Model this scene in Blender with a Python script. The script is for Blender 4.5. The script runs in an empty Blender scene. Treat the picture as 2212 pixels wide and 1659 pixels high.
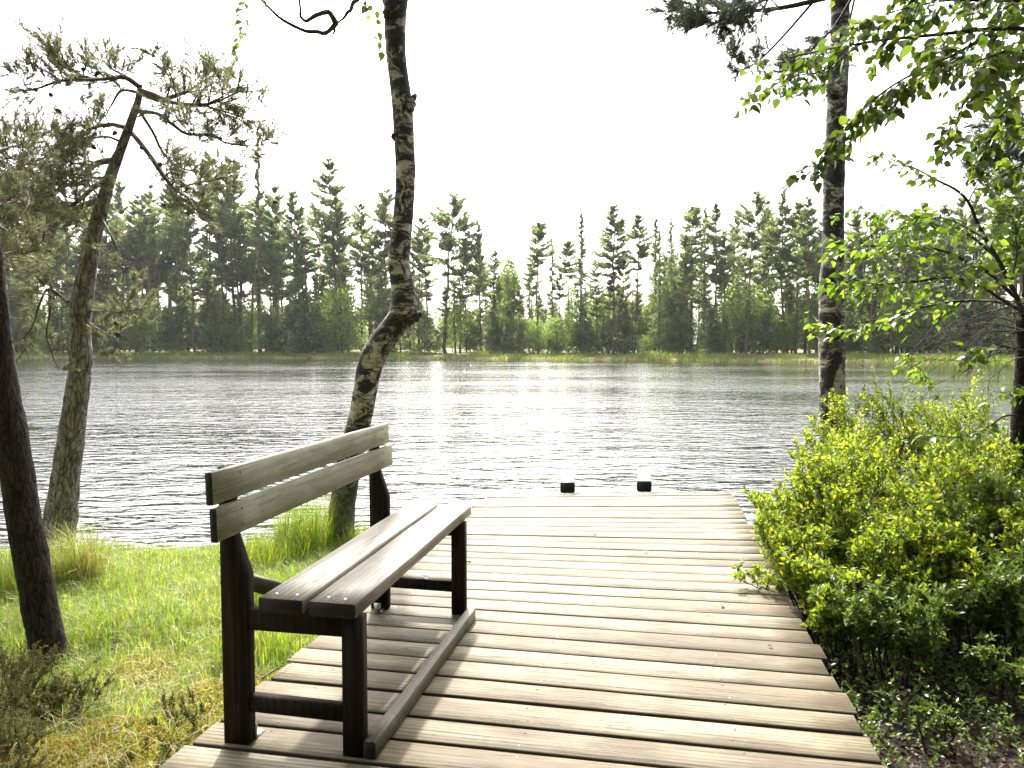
import bpy, math, random
import numpy as np
from mathutils import Vector, Matrix

random.seed(7)
RNG = np.random.default_rng(7)
SC = bpy.context.scene
COL = SC.collection

# ------------------------------------------------------------------ camera
F, CX, CY, EYE = 1609.0, 1106.0, 829.5, 1.30          # focal length and centre for a 2212 px wide picture
PITCH = math.atan((CY - 750.0) / F)
cam_d = bpy.data.cameras.new("camera")
cam_d.sensor_width = 36.0
cam_d.lens = 36.0 * F / 2212.0
cam_d.clip_end = 3000.0
cam_d.clip_start = 0.05
cam = bpy.data.objects.new("camera", cam_d)
COL.objects.link(cam)
cam.location = (0, 0, EYE)
cam.rotation_euler = (math.pi / 2 - PITCH, 0, 0)
SC.camera = cam

# ------------------------------------------------------------------ sky, sun, exposure
SUN_AZ = math.radians(-6.7)       # measured from +Y towards +X
SUN_EL = math.radians(47.0)
world = bpy.data.worlds.new("World")
SC.world = world
world.use_nodes = True
wn = world.node_tree.nodes
wl = world.node_tree.links
wn.clear()
w_out = wn.new("ShaderNodeOutputWorld")
w_bg = wn.new("ShaderNodeBackground")
w_sky = wn.new("ShaderNodeTexSky")
w_sky.sky_type = 'NISHITA'
w_sky.sun_disc = False
w_sky.sun_elevation = SUN_EL
w_sky.sun_rotation = SUN_AZ
w_sky.air_density = 1.0
w_sky.dust_density = 6.0
w_sky.ozone_density = 1.0
w_hs = wn.new("ShaderNodeHueSaturation")
w_hs.inputs["Saturation"].default_value = 0.30     # thin high cloud veils the blue
wl.new(w_sky.outputs[0], w_hs.inputs["Color"])
wl.new(w_hs.outputs[0], w_bg.inputs["Color"])
w_bg.inputs["Strength"].default_value = 0.15
wl.new(w_bg.outputs[0], w_out.inputs["Surface"])

sun_d = bpy.data.lights.new("sun", 'SUN')
sun_d.energy = 2.9
sun_d.angle = math.radians(1.8)
sun_d.color = (1.0, 0.95, 0.86)
sun = bpy.data.objects.new("sun", sun_d)
COL.objects.link(sun)
SUN_DIR = Vector((math.sin(SUN_AZ) * math.cos(SUN_EL), math.cos(SUN_AZ) * math.cos(SUN_EL), math.sin(SUN_EL)))
sun.rotation_euler = SUN_DIR.to_track_quat('Z', 'Y').to_euler()
sun.location = (0, 40, 60)

SC.view_settings.view_transform = 'Standard'
SC.view_settings.look = 'None'
SC.view_settings.gamma = 1.0
SC.view_settings.use_curve_mapping = False
SC.view_settings.exposure = 1.95
SC.render.engine = 'CYCLES'
SC.cycles.max_bounces = 6
SC.cycles.diffuse_bounces = 3
SC.cycles.glossy_bounces = 3
SC.cycles.transmission_bounces = 4
SC.cycles.transparent_max_bounces = 4
SC.cycles.use_denoising = True
SC.cycles.denoiser = 'OPENIMAGEDENOISE'
SC.cycles.denoising_input_passes = 'RGB_ALBEDO_NORMAL'
SC.cycles.denoising_prefilter = 'NONE'
SC.cycles.caustics_reflective = False
SC.cycles.caustics_refractive = False
SC.cycles.sample_clamp_indirect = 6.0
SC.render.film_transparent = False

# ------------------------------------------------------------------ picture -> place helpers
CT, ST = math.cos(PITCH), math.sin(PITCH)
def ray(x, y):
    u = (x - CX) / F
    v = -(y - CY) / F
    return np.array([u, CT + ST * v, -ST + CT * v])
def on(x, y, z):
    r = ray(x, y); t = (z - EYE) / r[2]
    return np.array([r[0] * t, r[1] * t, z])
def at(x, y, Y):
    r = ray(x, y); t = Y / r[1]
    return np.array([r[0] * t, Y, EYE + r[2] * t])

# ------------------------------------------------------------------ noise
def _h(ix, iy, iz, seed):
    n = (ix * 374761393 + iy * 668265263 + iz * 2147483647 + seed * 144665) & 0xFFFFFFFF
    n = ((n ^ (n >> 13)) * 1274126177) & 0xFFFFFFFF
    n = n ^ (n >> 16)
    return (n & 0xFFFF) / 65535.0
def vnoise(P, seed=0):
    P = np.asarray(P, float)
    i = np.floor(P).astype(np.int64); f = P - i
    f = f * f * (3 - 2 * f)
    x, y, z = i[..., 0], i[..., 1], i[..., 2]
    fx, fy, fz = f[..., 0], f[..., 1], f[..., 2]
    def L(a, b, t): return a + (b - a) * t
    c = [[[_h(x + a, y + b, z + d, seed) for d in (0, 1)] for b in (0, 1)] for a in (0, 1)]
    return L(L(L(c[0][0][0], c[1][0][0], fx), L(c[0][1][0], c[1][1][0], fx), fy),
             L(L(c[0][0][1], c[1][0][1], fx), L(c[0][1][1], c[1][1][1], fx), fy), fz) * 2 - 1
def fbm(P, octv=3, seed=0):
    P = np.asarray(P, float); s = 0; a = 1.0; t = 0
    for k in range(octv):
        s = s + a * vnoise(P * (2.03 ** k), seed + k); t += a; a *= 0.5
    return s / t

# ------------------------------------------------------------------ mesh helpers
def mk_mesh(name, V, Fs, mats, smooth=False, fmat=None):
    """V (N,3); Fs a list of (M,k) int arrays"""
    V = np.ascontiguousarray(V, dtype=np.float32)
    if isinstance(Fs, np.ndarray): Fs = [Fs]
    Fs = [np.asarray(f, dtype=np.int32) for f in Fs if len(f)]
    me = bpy.data.meshes.new(name)
    me.vertices.add(len(V)); me.vertices.foreach_set("co", V.ravel())
    loops = np.concatenate([f.ravel() for f in Fs])
    tot = np.concatenate([np.full(len(f), f.shape[1], np.int32) for f in Fs])
    start = np.concatenate([[0], np.cumsum(tot)[:-1]]).astype(np.int32)
    me.loops.add(len(loops)); me.loops.foreach_set("vertex_index", loops)
    me.polygons.add(len(tot)); me.polygons.foreach_set("loop_start", start)
    if smooth: me.polygons.foreach_set("use_smooth", np.ones(len(tot), bool))
    if not isinstance(mats, (list, tuple)): mats = [mats]
    for m in mats: me.materials.append(m)
    if fmat is not None: me.polygons.foreach_set("material_index", np.asarray(fmat, np.int32))
    me.update(calc_edges=True); me.validate()
    return me
def mk(name, V, Fs, mats, parent=None, smooth=False, fmat=None, loc=None, kind=None):
    """V are world coordinates; they are stored relative to loc (or to the parent's place)"""
    V = np.asarray(V, float)
    base = np.zeros(3)
    if parent is not None: base = np.array(parent.location)
    if loc is not None: base = np.asarray(loc, float)
    o = bpy.data.objects.new(name, mk_mesh(name, V - base, Fs, mats, smooth, fmat))
    COL.objects.link(o)
    if parent is not None:
        o.parent = parent
        o.location = tuple(base - np.array(parent.location))
    else:
        o.location = tuple(base)
    if kind: o["kind"] = kind
    return o
def place(name, me, M, parent=None):
    """object with a shared mesh at world matrix M (parent is an unrotated, unscaled Empty or None)"""
    o = bpy.data.objects.new(name, me); COL.objects.link(o)
    if parent is not None:
        o.parent = parent
        w = world_loc(parent)
        M = Matrix.Translation(-w) @ M
    o.matrix_local = M
    return o
def world_loc(o):
    w = Vector((0, 0, 0))
    while o is not None:
        w += o.location; o = o.parent
    return w
def tag(o, label, cat, group=None):
    o["label"] = label; o["category"] = cat
    if group: o["group"] = group
    return o
def thing(name, label, cat, loc, group=None):
    o = bpy.data.objects.new(name, None); COL.objects.link(o)
    o.location = tuple(float(c) for c in loc); o.empty_display_size = 0.1
    return tag(o, label, cat, group)
def struct(o):
    o["kind"] = "structure"; return o

def spline(ctrl, n):
    """Catmull-Rom through ctrl (k,d) -> (n,d)"""
    C = np.asarray(ctrl, float)
    C = np.vstack([2 * C[0] - C[1], C, 2 * C[-1] - C[-2]])
    m = len(C) - 3
    t = np.linspace(0, m - 1e-6, n); i = t.astype(int); f = (t - i)[:, None]
    p0, p1, p2, p3 = C[i], C[i + 1], C[i + 2], C[i + 3]
    return 0.5 * ((2 * p1) + (-p0 + p2) * f + (2 * p0 - 5 * p1 + 4 * p2 - p3) * f ** 2 + (-p0 + 3 * p1 - 3 * p2 + p3) * f ** 3)
def unit(v):
    return v / np.maximum(np.linalg.norm(v, axis=-1, keepdims=True), 1e-9)
def tube(P, R, seg=6, disp=None, cap=True):
    P = np.asarray(P, float); R = np.asarray(R, float); n = len(P)
    T = unit(np.gradient(P, axis=0))
    a = np.array([1.0, 0, 0]) if abs(T[0][0]) < 0.8 else np.array([0, 1.0, 0])
    N = np.zeros_like(P); u = unit(a - T[0] * (a @ T[0]))
    for k in range(n):
        u = unit(u - T[k] * (u @ T[k])); N[k] = u
    B = np.cross(T, N)
    th = np.linspace(0, 2 * math.pi, seg, endpoint=False)
    ring = N[:, None, :] * np.cos(th)[None, :, None] + B[:, None, :] * np.sin(th)[None, :, None]
    rr = R[:, None] * np.ones(seg)[None, :]
    if disp is not None: rr = rr * disp(P[:, None, :] + ring * rr[..., None], th, np.arange(n))
    V = (P[:, None, :] + ring * rr[..., None]).reshape(-1, 3)
    i = np.arange(n - 1)[:, None] * seg; j = np.arange(seg)[None, :]; j2 = (j + 1) % seg
    Fq = np.stack([i + j, i + j2, i + seg + j2, i + seg + j], -1).reshape(-1, 4)
    Fs = [Fq]
    if cap:
        V = np.vstack([V, P[-1], P[0]]); b = (n - 1) * seg; c = n * seg
        jj = np.arange(seg); j3 = (jj + 1) % seg
        Fs.append(np.stack([b + jj, b + j3, np.full(seg, c)], -1))
        Fs.append(np.stack([j3, jj, np.full(seg, c + 1)], -1))
    return V, Fs
class MB:
    """collects pieces of ONE mesh"""
    def __init__(s): s.V = []; s.F = {}; s.n = 0
    def add(s, V, Fs):
        if isinstance(Fs, np.ndarray): Fs = [Fs]
        for f in Fs:
            if len(f): s.F.setdefault(f.shape[1], []).append(np.asarray(f) + s.n)
        s.V.append(np.asarray(V, float)); s.n += len(V)
    def tube(s, P, R, seg=5, disp=None, cap=True): s.add(*tube(P, R, seg, disp, cap))
    def get(s): return np.vstack(s.V), [np.concatenate(f) for f in s.F.values()]
    def build(s, name, mat, parent=None, smooth=False, loc=None, kind=None):
        V, Fs = s.get(); return mk(name, V, Fs, mat, parent, smooth, None, loc, kind)
def frames(D, Nn):
    """rotation matrices whose local Y is D and local Z is near Nn: (n,3,3)"""
    D = unit(D); X = unit(np.cross(D, Nn)); Z = np.cross(X, D)
    return np.stack([X, D, Z], -1)
def scatter(TV, TF, P, R, S):
    """instances of a template baked into one array"""
    n, k = len(P), len(TV)
    S = np.asarray(S, float)
    if S.ndim == 1: S = S[:, None]
    L = TV[None, :, :] * S[:, None, :]
    V = np.einsum('nij,nkj->nki', R, L) + P[:, None, :]
    Fs = [(f[None, :, :] + (np.arange(n) * k)[:, None, None]).reshape(-1, f.shape[1]) for f in (TF if isinstance(TF, list) else [TF])]
    return V.reshape(-1, 3), Fs
def rnd_unit(n):
    v = RNG.normal(size=(n, 3)); return unit(v)
def rot_about(v, ax, ang):
    ax = ax / np.linalg.norm(ax)
    return v * math.cos(ang) + np.cross(ax, v) * math.sin(ang) + ax * (ax @ v) * (1 - math.cos(ang))

# ------------------------------------------------------------------ materials
class NT:
    def __init__(s, name):
        s.m = bpy.data.materials.new(name); s.m.use_nodes = True
        s.n = s.m.node_tree.nodes; s.l = s.m.node_tree.links; s.n.clear()
        s.out = s.n.new("ShaderNodeOutputMaterial")
    def new(s, t, **kw):
        d = s.n.new(t)
        for k, v in kw.items(): setattr(d, k, v)
        return d
    def link(s, a, b): s.l.new(a, b)
    def val(s, node, **kw):
        for k, v in kw.items(): node.inputs[k.replace("_", " ")].default_value = v
    def coords(s, scale=(1, 1, 1), rot=(0, 0, 0), src="Object", rnd=0.0):
        tc = s.new("ShaderNodeTexCoord"); mp = s.new("ShaderNodeMapping")
        mp.inputs["Scale"].default_value = scale; mp.inputs["Rotation"].default_value = rot
        o = tc.outputs[src]
        if rnd:
            oi = s.new("ShaderNodeObjectInfo")
            mu = s.new("ShaderNodeVectorMath", operation='MULTIPLY_ADD')
            cb = s.new("ShaderNodeCombineXYZ")
            for k in range(3): s.link(oi.outputs["Random"], cb.inputs[k])
            s.link(cb.outputs[0], mu.inputs[0]); mu.inputs[1].default_value = (rnd, rnd * 0.7, rnd * 0.3)
            s.link(o, mu.inputs[2]); o = mu.outputs[0]
        s.link(o, mp.inputs["Vector"]); return mp.outputs[0]
    def noise(s, co, scale, detail=4, rough=0.55, dist=0.0):
        d = s.new("ShaderNodeTexNoise"); s.link(co, d.inputs["Vector"])
        d.inputs["Scale"].default_value = scale; d.inputs["Detail"].default_value = detail
        d.inputs["Roughness"].default_value = rough; d.inputs["Distortion"].default_value = dist
        return d.outputs["Fac"]
    def ramp(s, fac, stops, interp='LINEAR'):
        d = s.new("ShaderNodeValToRGB"); s.link(fac, d.inputs[0]); cr = d.color_ramp; cr.interpolation = interp
        while len(cr.elements) > 1: cr.elements.remove(cr.elements[-1])
        for k, (p, c) in enumerate(stops):
            e = cr.elements[0] if k == 0 else cr.elements.new(p)
            e.position = p; e.color = tuple(c) + (1,) if len(c) == 3 else c
        return d.outputs[0]
    def mix(s, a, b, fac, mode='MIX'):
        d = s.new("ShaderNodeMix", data_type='RGBA', blend_type=mode)
        for v, sock in ((fac, d.inputs[0]), (a, d.inputs[6]), (b, d.inputs[7])):
            if hasattr(v, "is_linked"): s.link(v, sock)
            elif isinstance(v, (tuple, list)): sock.default_value = tuple(v) + (1,)
            else: sock.default_value = v
        return d.outputs[2]
    def math(s, op, a, b=None):
        d = s.new("ShaderNodeMath", operation=op)
        for v, k in ((a, 0), (b, 1)):
            if v is None: continue
            if hasattr(v, "is_linked"): s.link(v, d.inputs[k])
            else: d.inputs[k].default_value = v
        return d.outputs[0]
    def bump(s, h, strength, dist, normal=None):
        d = s.new("ShaderNodeBump"); s.link(h, d.inputs["Height"])
        if hasattr(strength, "is_linked"): s.link(strength, d.inputs["Strength"])
        else: d.inputs["Strength"].default_value = strength
        d.inputs["Distance"].default_value = dist
        if normal is not None: s.link(normal, d.inputs["Normal"])
        return d.outputs[0]
    def principled(s, color, rough=0.6, normal=None, spec=0.5, **kw):
        d = s.new("ShaderNodeBsdfPrincipled")
        if hasattr(color, "is_linked"): s.link(color, d.inputs["Base Color"])
        else: d.inputs["Base Color"].default_value = tuple(color) + (1,)
        if hasattr(rough, "is_linked"): s.link(rough, d.inputs["Roughness"])
        else: d.inputs["Roughness"].default_value = rough
        d.inputs["Specular IOR Level"].default_value = spec
        if normal is not None: s.link(normal, d.inputs["Normal"])
        for k, v in kw.items(): d.inputs[k.replace("_", " ")].default_value = v
        s.link(d.outputs[0], s.out.inputs["Surface"]); return d
    def rnd(s):
        """a value per island of the mesh and per object"""
        g = s.new("ShaderNodeNewGeometry"); oi = s.new("ShaderNodeObjectInfo")
        a = s.math('ADD', g.outputs["Random Per Island"], oi.outputs["Random"])
        return s.math('FRACT', a)

def wood(name, light, mid, dark, grain=1.0, stain=0.5, rough=0.55, green=None, knots=True, spec=0.5, upright=False):
    t = NT(name)
    if upright:
        base_coords = t.coords
        t.coords = lambda sc=(1, 1, 1), **kw: base_coords((sc[1], sc[2], sc[0]), **kw)
    c1 = t.coords((1.0, 13.0, 13.0), rnd=37.0)
    c0 = t.coords((1.0, 1.0, 1.0), rnd=37.0)
    wob = t.noise(t.coords((1.2, 4.0, 4.0), rnd=37.0), 2.0, 3)
    # long growth rings: distance across the board, bent by the noise
    wv = t.new("ShaderNodeTexWave", wave_type='RINGS', rings_direction='Z' if upright else 'X', wave_profile='SIN')
    t.link(t.coords((0.55, 6.0, 6.0), rnd=37.0), wv.inputs["Vector"])
    t.val(wv, Scale=2.6, Distortion=7.0, Detail=3.0, Detail_Scale=0.7, Detail_Roughness=0.55)
    fine = t.noise(c1, 6.0, 5, 0.65)
    fine2 = t.noise(t.coords((1.5, 90.0, 90.0), rnd=37.0), 2.0, 4, 0.7)
    g = t.math('ADD', t.math('MULTIPLY', wv.outputs["Fac"], 0.34), t.math('ADD', t.math('MULTIPLY', fine, 0.42), t.math('MULTIPLY', t.noise(t.coords((1.0, 3.0, 3.0), rnd=29.0), 3.0, 6, 0.7), 0.30)))
    col = t.ramp(g, [(0.18, dark), (0.42, mid), (0.75, light)])
    # broad brown damp stains
    st = t.ramp(t.noise(t.coords((0.9, 2.2, 2.2), rnd=91.0), 2.4, 5, 0.6), [(0.42, (0, 0, 0)), (0.56, (1, 1, 1))])
    col = t.mix(col, tuple(c * k_ for c, k_ in zip(mid, (0.62, 0.55, 0.50))), t.math('MULTIPLY', st, stain))
    # hair cracks along the grain
    cr = t.ramp(fine2, [(0.37, (1, 1, 1)), (0.41, (0, 0, 0))])
    col = t.mix(col, tuple(c * 0.4 for c in dark), t.math('MULTIPLY', cr, 0.75))
    if knots:
        vo = t.new("ShaderNodeTexVoronoi", feature='F1'); t.link(t.coords((0.55, 1.6, 1.6), rnd=53.0), vo.inputs["Vector"])
        vo.inputs["Scale"].default_value = 3.3
        kn = t.ramp(vo.outputs["Distance"], [(0.085, (1, 1, 1)), (0.125, (0, 0, 0))])
        rg = t.math('MULTIPLY', t.math('SINE', t.math('MULTIPLY', vo.outputs["Distance"], 95.0)),
                    t.ramp(vo.outputs["Distance"], [(0.08, (0.55, 0.55, 0.55)), (0.26, (0, 0, 0))]))
        col = t.mix(col, tuple(c * 0.55 for c in dark), t.math('MULTIPLY', kn, 0.8))
        col = t.mix(col, light, t.math('MAXIMUM', rg, 0.0))
    if green is not None:
        gm = t.ramp(t.noise(t.coords((1.6, 5, 5), rnd=17.0), 2.6, 5, 0.7), [(0.38, (0, 0, 0)), (0.62, (1, 1, 1))])
        col = t.mix(col, green, t.math('MULTIPLY', gm, 0.75))
        sp = t.ramp(t.noise(t.coords((1, 1, 1), rnd=17.0), 26.0, 3, 0.6), [(0.60, (0, 0, 0)), (0.68, (1, 1, 1))])
        col = t.mix(col, (0.24, 0.24, 0.20), t.math('MULTIPLY', sp, 0.35))
    oi = t.new("ShaderNodeObjectInfo")
    var = t.ramp(oi.outputs["Random"], [(0.0, (0.70, 0.67, 0.62)), (0.25, (0.97, 0.93, 0.88)), (0.5, (1, 1, 1)), (0.75, (0.88, 0.90, 0.92)), (1.0, (1.25, 1.20, 1.10))])
    col = t.mix(col, var, 1.0, 'MULTIPLY')
    h = t.math('ADD', t.math('MULTIPLY', g, 0.5), t.math('MULTIPLY', cr, -0.9))
    nb = t.bump(h, 0.5 * grain, 0.004)
    ro = t.math('ADD', t.math('MULTIPLY', fine, 0.25), rough - 0.12)
    t.principled(col, ro, nb, spec)
    return t.m
def plain(name, color, rough=0.6, var=0.25, scale=20.0, metallic=0.0):
    t = NT(name)
    n = t.noise(t.coords(), scale, 4)
    col = t.ramp(n, [(0.25, tuple(c * (1 - var) for c in color)), (0.75, tuple(min(1, c * (1 + var)) for c in color))])
    d = t.principled(col, rough, t.bump(n, 0.3, 0.003)); d.inputs["Metallic"].default_value = metallic
    return t.m
def leaf(name, stops, trans, gloss=0.35, tfac=0.5, spec=0.5):
    """thin leaf: reflecting and letting light through"""
    t = NT(name)
    col = t.ramp(t.rnd(), stops)
    b = t.principled(col, gloss, None, spec)
    tr = t.new("ShaderNodeBsdfTranslucent")
    t.link(t.mix(col, trans, 1.0, 'MULTIPLY'), tr.inputs["Color"])
    mx = t.new("ShaderNodeMixShader"); mx.inputs[0].default_value = tfac
    t.link(b.outputs[0], mx.inputs[1]); t.link(tr.outputs[0], mx.inputs[2])
    t.link(mx.outputs[0], t.out.inputs["Surface"])
    return t.m

M_DECK = wood("deck_wood", (0.240, 0.210, 0.140), (0.155, 0.131, 0.082), (0.046, 0.034, 0.020), stain=0.8, rough=0.66, spec=0.28)
M_SEAT = wood("seat_wood", (0.245, 0.222, 0.172), (0.165, 0.146, 0.110), (0.066, 0.056, 0.041), stain=0.6, rough=0.5)
M_BACK = wood("backrest_wood", (0.38, 0.36, 0.265), (0.27, 0.255, 0.185), (0.13, 0.12, 0.078), stain=0.35, rough=0.65, green=(0.14, 0.148, 0.078), knots=True)
M_LEG = wood("dark_leg_wood", (0.030, 0.022, 0.016), (0.018, 0.013, 0.010), (0.009, 0.007, 0.005), stain=0.5, rough=0.75, knots=False, spec=0.12, upright=True)
M_RUN = wood("runner_wood", (0.16, 0.14, 0.10), (0.10, 0.085, 0.06), (0.036, 0.03, 0.022), stain=0.5, rough=0.6, green=(0.09, 0.095, 0.045), knots=False)
M_END = plain("end_grain_dark", (0.010, 0.009, 0.008), 0.9)  # one near-black colour for the cut ends of the timbers
M_BEAM = wood("beam_wood", (0.26, 0.235, 0.18), (0.20, 0.175, 0.13), (0.09, 0.07, 0.05), stain=0.35, rough=0.55, knots=False)
M_JOIST = plain("joist_wood", (0.03, 0.024, 0.018), 0.8)
M_SIDE_SHADE = plain("plank_side_gap_shade", (0.028, 0.022, 0.016), 0.85)  # weathered board sides, coloured darker still so the gaps read as deep shade
M_STEEL = plain("galvanised_steel", (0.62, 0.63, 0.64), 0.35, 0.1, 60.0, 0.9)
M_RUST = plain("rusty_steel", (0.16, 0.09, 0.06), 0.6, 0.3, 60.0, 0.6)

def birch_bark():
    t = NT("birch_bark")
    co = t.coords((1, 1, 1)); cs = t.coords((1.0, 1.0, 7.0))
    peel = t.noise(cs, 7.0, 5, 0.6)
    white = t.ramp(peel, [(0.3, (0.26, 0.225, 0.165)), (0.5, (0.46, 0.41, 0.32)), (0.7, (0.62, 0.57, 0.47))])
    big = t.noise(t.coords((1, 1, 1.25)), 4.6, 8, 0.80, 0.9)
    blk = t.ramp(big, [(0.455, (0, 0, 0)), (0.50, (1, 1, 1))])
    lent = t.ramp(t.noise(t.coords((2.0, 2.0, 42.0)), 2.2, 3, 0.5), [(0.60, (0, 0, 0)), (0.66, (1, 1, 1))])
    lent2 = t.ramp(t.noise(t.coords((4, 4, 16.0)), 2.0, 2, 0.5), [(0.66, (0, 0, 0)), (0.69, (1, 1, 1))])
    mask = t.math('MAXIMUM', blk, t.math('MAXIMUM', t.math('MULTIPLY', lent, 0.75), lent2))
    dk = t.ramp(t.noise(co, 22.0, 4), [(0.35, (0.009, 0.008, 0.008)), (0.7, (0.035, 0.030, 0.024))])
    col = t.mix(white, dk, mask)
    moss = t.ramp(t.noise(co, 9.0, 5, 0.7), [(0.55, (0, 0, 0)), (0.70, (1, 1, 1))])
    col = t.mix(col, (0.09, 0.10, 0.035), t.math('MULTIPLY', moss, 0.35))
    # the foot of a birch is rough, dark and mossy
    sx = t.new("ShaderNodeSeparateXYZ"); t.link(co, sx.inputs[0])
    foot = t.ramp(t.math('ADD', sx.outputs[2], t.math('MULTIPLY', big, 0.5)), [(0.50, (1, 1, 1)), (0.95, (0, 0, 0))])
    fcol = t.ramp(t.noise(co, 26.0, 5, 0.7), [(0.32, (0.02, 0.018, 0.015)), (0.55, (0.085, 0.08, 0.055)), (0.72, (0.25, 0.24, 0.19))])
    col = t.mix(col, fcol, foot)
    h = t.math('ADD', t.math('MULTIPLY', mask, -0.6), t.math('MULTIPLY', t.noise(t.coords((1, 1, 3)), 30.0, 5, 0.7), 0.9))
    t.principled(col, 0.7, t.bump(h, 0.8, 0.012), 0.3)
    return t.m
def pine_bark(name, light, dark, red, k=1.0):
    t = NT(name)
    co = t.coords((1, 1, 0.33))
    dist = t.new("ShaderNodeVectorMath", operation='ADD')
    nz = t.new("ShaderNodeTexNoise"); t.link(co, nz.inputs["Vector"]); t.val(nz, Scale=16.0, Detail=4.0)
    sc = t.new("ShaderNodeVectorMath", operation='SCALE'); t.link(nz.outputs["Color"], sc.inputs[0]); sc.inputs["Scale"].default_value = 0.11
    t.link(co, dist.inputs[0]); t.link(sc.outputs[0], dist.inputs[1])
    vo = t.new("ShaderNodeTexVoronoi", feature='DISTANCE_TO_EDGE'); t.link(dist.outputs[0], vo.inputs["Vector"]); vo.inputs["Scale"].default_value = 30.0 * k
    crack = t.ramp(vo.outputs["Distance"], [(0.0, (0, 0, 0)), (0.20, (1, 1, 1))])
    ridge = t.ramp(t.noise(t.coords((1, 1, 0.22)), 34.0, 5, 0.65, 0.8), [(0.36, (0, 0, 0)), (0.60, (1, 1, 1))])
    relief = t.math('ADD', t.math('MULTIPLY', crack, 0.6), t.math('MULTIPLY', ridge, 0.4))
    flake = t.noise(t.coords((1, 1, 0.6)), 60.0, 5, 0.75)
    mid = tuple(a * .6 + b * .4 for a, b in zip(light, dark))
    plate = t.ramp(flake, [(0.30, mid), (0.66, light)])
    plate = t.mix(plate, red, t.math('MULTIPLY', t.ramp(t.noise(co, 7.0, 4), [(0.48, (0, 0, 0)), (0.68, (1, 1, 1))]), 0.5))
    col = t.mix(dark, plate, relief)
    h = t.math('ADD', relief, t.math('MULTIPLY', flake, 0.35))
    t.principled(col, 0.85, t.bump(h, 1.0, 0.014), 0.2)
    return t.m
M_BIRCH = birch_bark()
M_PINE = pine_bark("pine_bark", (0.37, 0.335, 0.31), (0.020, 0.017, 0.015), (0.25, 0.19, 0.16))
M_PINE_DK = pine_bark("dark_pine_bark", (0.050, 0.036, 0.028), (0.008, 0.006, 0.005), (0.040, 0.015, 0.011))
M_BRANCH = plain("pine_branch_bark", (0.085, 0.052, 0.034), 0.8, 0.45, 30.0)
M_TWIG = plain("dark_twig_bark", (0.025, 0.019, 0.015), 0.8, 0.4, 40.0)
M_SHSTEM = plain("shrub_stem_bark", (0.045, 0.03, 0.02), 0.8, 0.4, 40.0)
M_CONE = plain("pine_cone_scales", (0.05, 0.035, 0.025), 0.8, 0.5, 80.0)
M_FARTRUNK = None
def far_trunk():
    t = NT("far_pine_trunk")
    sx = t.new("ShaderNodeSeparateXYZ"); t.link(t.coords(), sx.inputs[0])
    up = t.ramp(t.math('DIVIDE', sx.outputs[2], 16.0), [(0.25, (0.10, 0.078, 0.06)), (0.7, (0.22, 0.12, 0.07))])
    n = t.noise(t.coords((1, 1, 0.3)), 6.0, 4)
    col = t.mix(up, t.ramp(n, [(0.3, (0.55, 0.55, 0.55)), (0.7, (1.2, 1.2, 1.2))]), 1.0, 'MULTIPLY')
    t.principled(col, 0.85, None, 0.2)
    return t.m
M_FARTRUNK = far_trunk()
M_NEEDLE = leaf("pine_needles", [(0.0, (0.100, 0.118, 0.072)), (0.5, (0.150, 0.162, 0.102)), (1.0, (0.205, 0.20, 0.115))], (1.4, 1.4, 0.95), 0.45, 0.42)
M_NEEDLE_DK = leaf("blue_pine_needles", [(0.0, (0.085, 0.10, 0.08)), (1.0, (0.14, 0.15, 0.12))], (1.0, 1.1, 0.8), 0.45, 0.25)
M_FARPINE = leaf("far_pine_needles", [(0.0, (0.070, 0.096, 0.050)), (0.5, (0.105, 0.130, 0.066)), (1.0, (0.145, 0.160, 0.076))], (2.0, 2.1, 1.2), 0.6, 0.60, 0.3)
M_FARSPRUCE = leaf("far_spruce_needles", [(0.0, (0.070, 0.100, 0.052)), (1.0, (0.125, 0.155, 0.074))], (2.0, 2.1, 1.2), 0.6, 0.60, 0.3)
M_FARLEAF = leaf("far_broadleaf", [(0.0, (0.085, 0.120, 0.046)), (0.5, (0.120, 0.165, 0.058)), (1.0, (0.165, 0.195, 0.07))], (2.0, 2.1, 1.0), 0.6, 0.60, 0.3)
M_BLEAF = leaf("birch_leaf", [(0.0, (0.040, 0.070, 0.020)), (0.55, (0.075, 0.118, 0.030)), (0.9, (0.125, 0.170, 0.038)), (1.0, (0.19, 0.19, 0.05))], (1.7, 1.75, 0.6), 0.38, 0.46)
M_SLEAF = leaf("sapling_leaf", [(0.0, (0.075, 0.125, 0.026)), (0.6, (0.125, 0.185, 0.038)), (1.0, (0.22, 0.27, 0.05))], (1.6, 1.75, 0.55), 0.26, 0.48)
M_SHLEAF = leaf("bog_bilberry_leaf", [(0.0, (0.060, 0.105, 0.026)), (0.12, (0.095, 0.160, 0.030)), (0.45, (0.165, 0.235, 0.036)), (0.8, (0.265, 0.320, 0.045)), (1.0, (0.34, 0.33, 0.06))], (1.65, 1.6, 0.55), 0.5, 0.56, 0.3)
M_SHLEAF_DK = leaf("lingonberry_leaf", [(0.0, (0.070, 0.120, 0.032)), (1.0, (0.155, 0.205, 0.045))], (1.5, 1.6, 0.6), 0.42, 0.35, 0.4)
M_GRASS = leaf("grass_blade", [(0.0, (0.095, 0.165, 0.018)), (0.45, (0.155, 0.23, 0.024)), (0.8, (0.24, 0.285, 0.036)), (1.0, (0.36, 0.31, 0.10))], (1.5, 1.6, 0.6), 0.4, 0.45)
M_STRAW = leaf("dry_straw", [(0.0, (0.30, 0.24, 0.11)), (1.0, (0.46, 0.39, 0.20))], (1.2, 1.15, 0.8), 0.5, 0.3)
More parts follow.
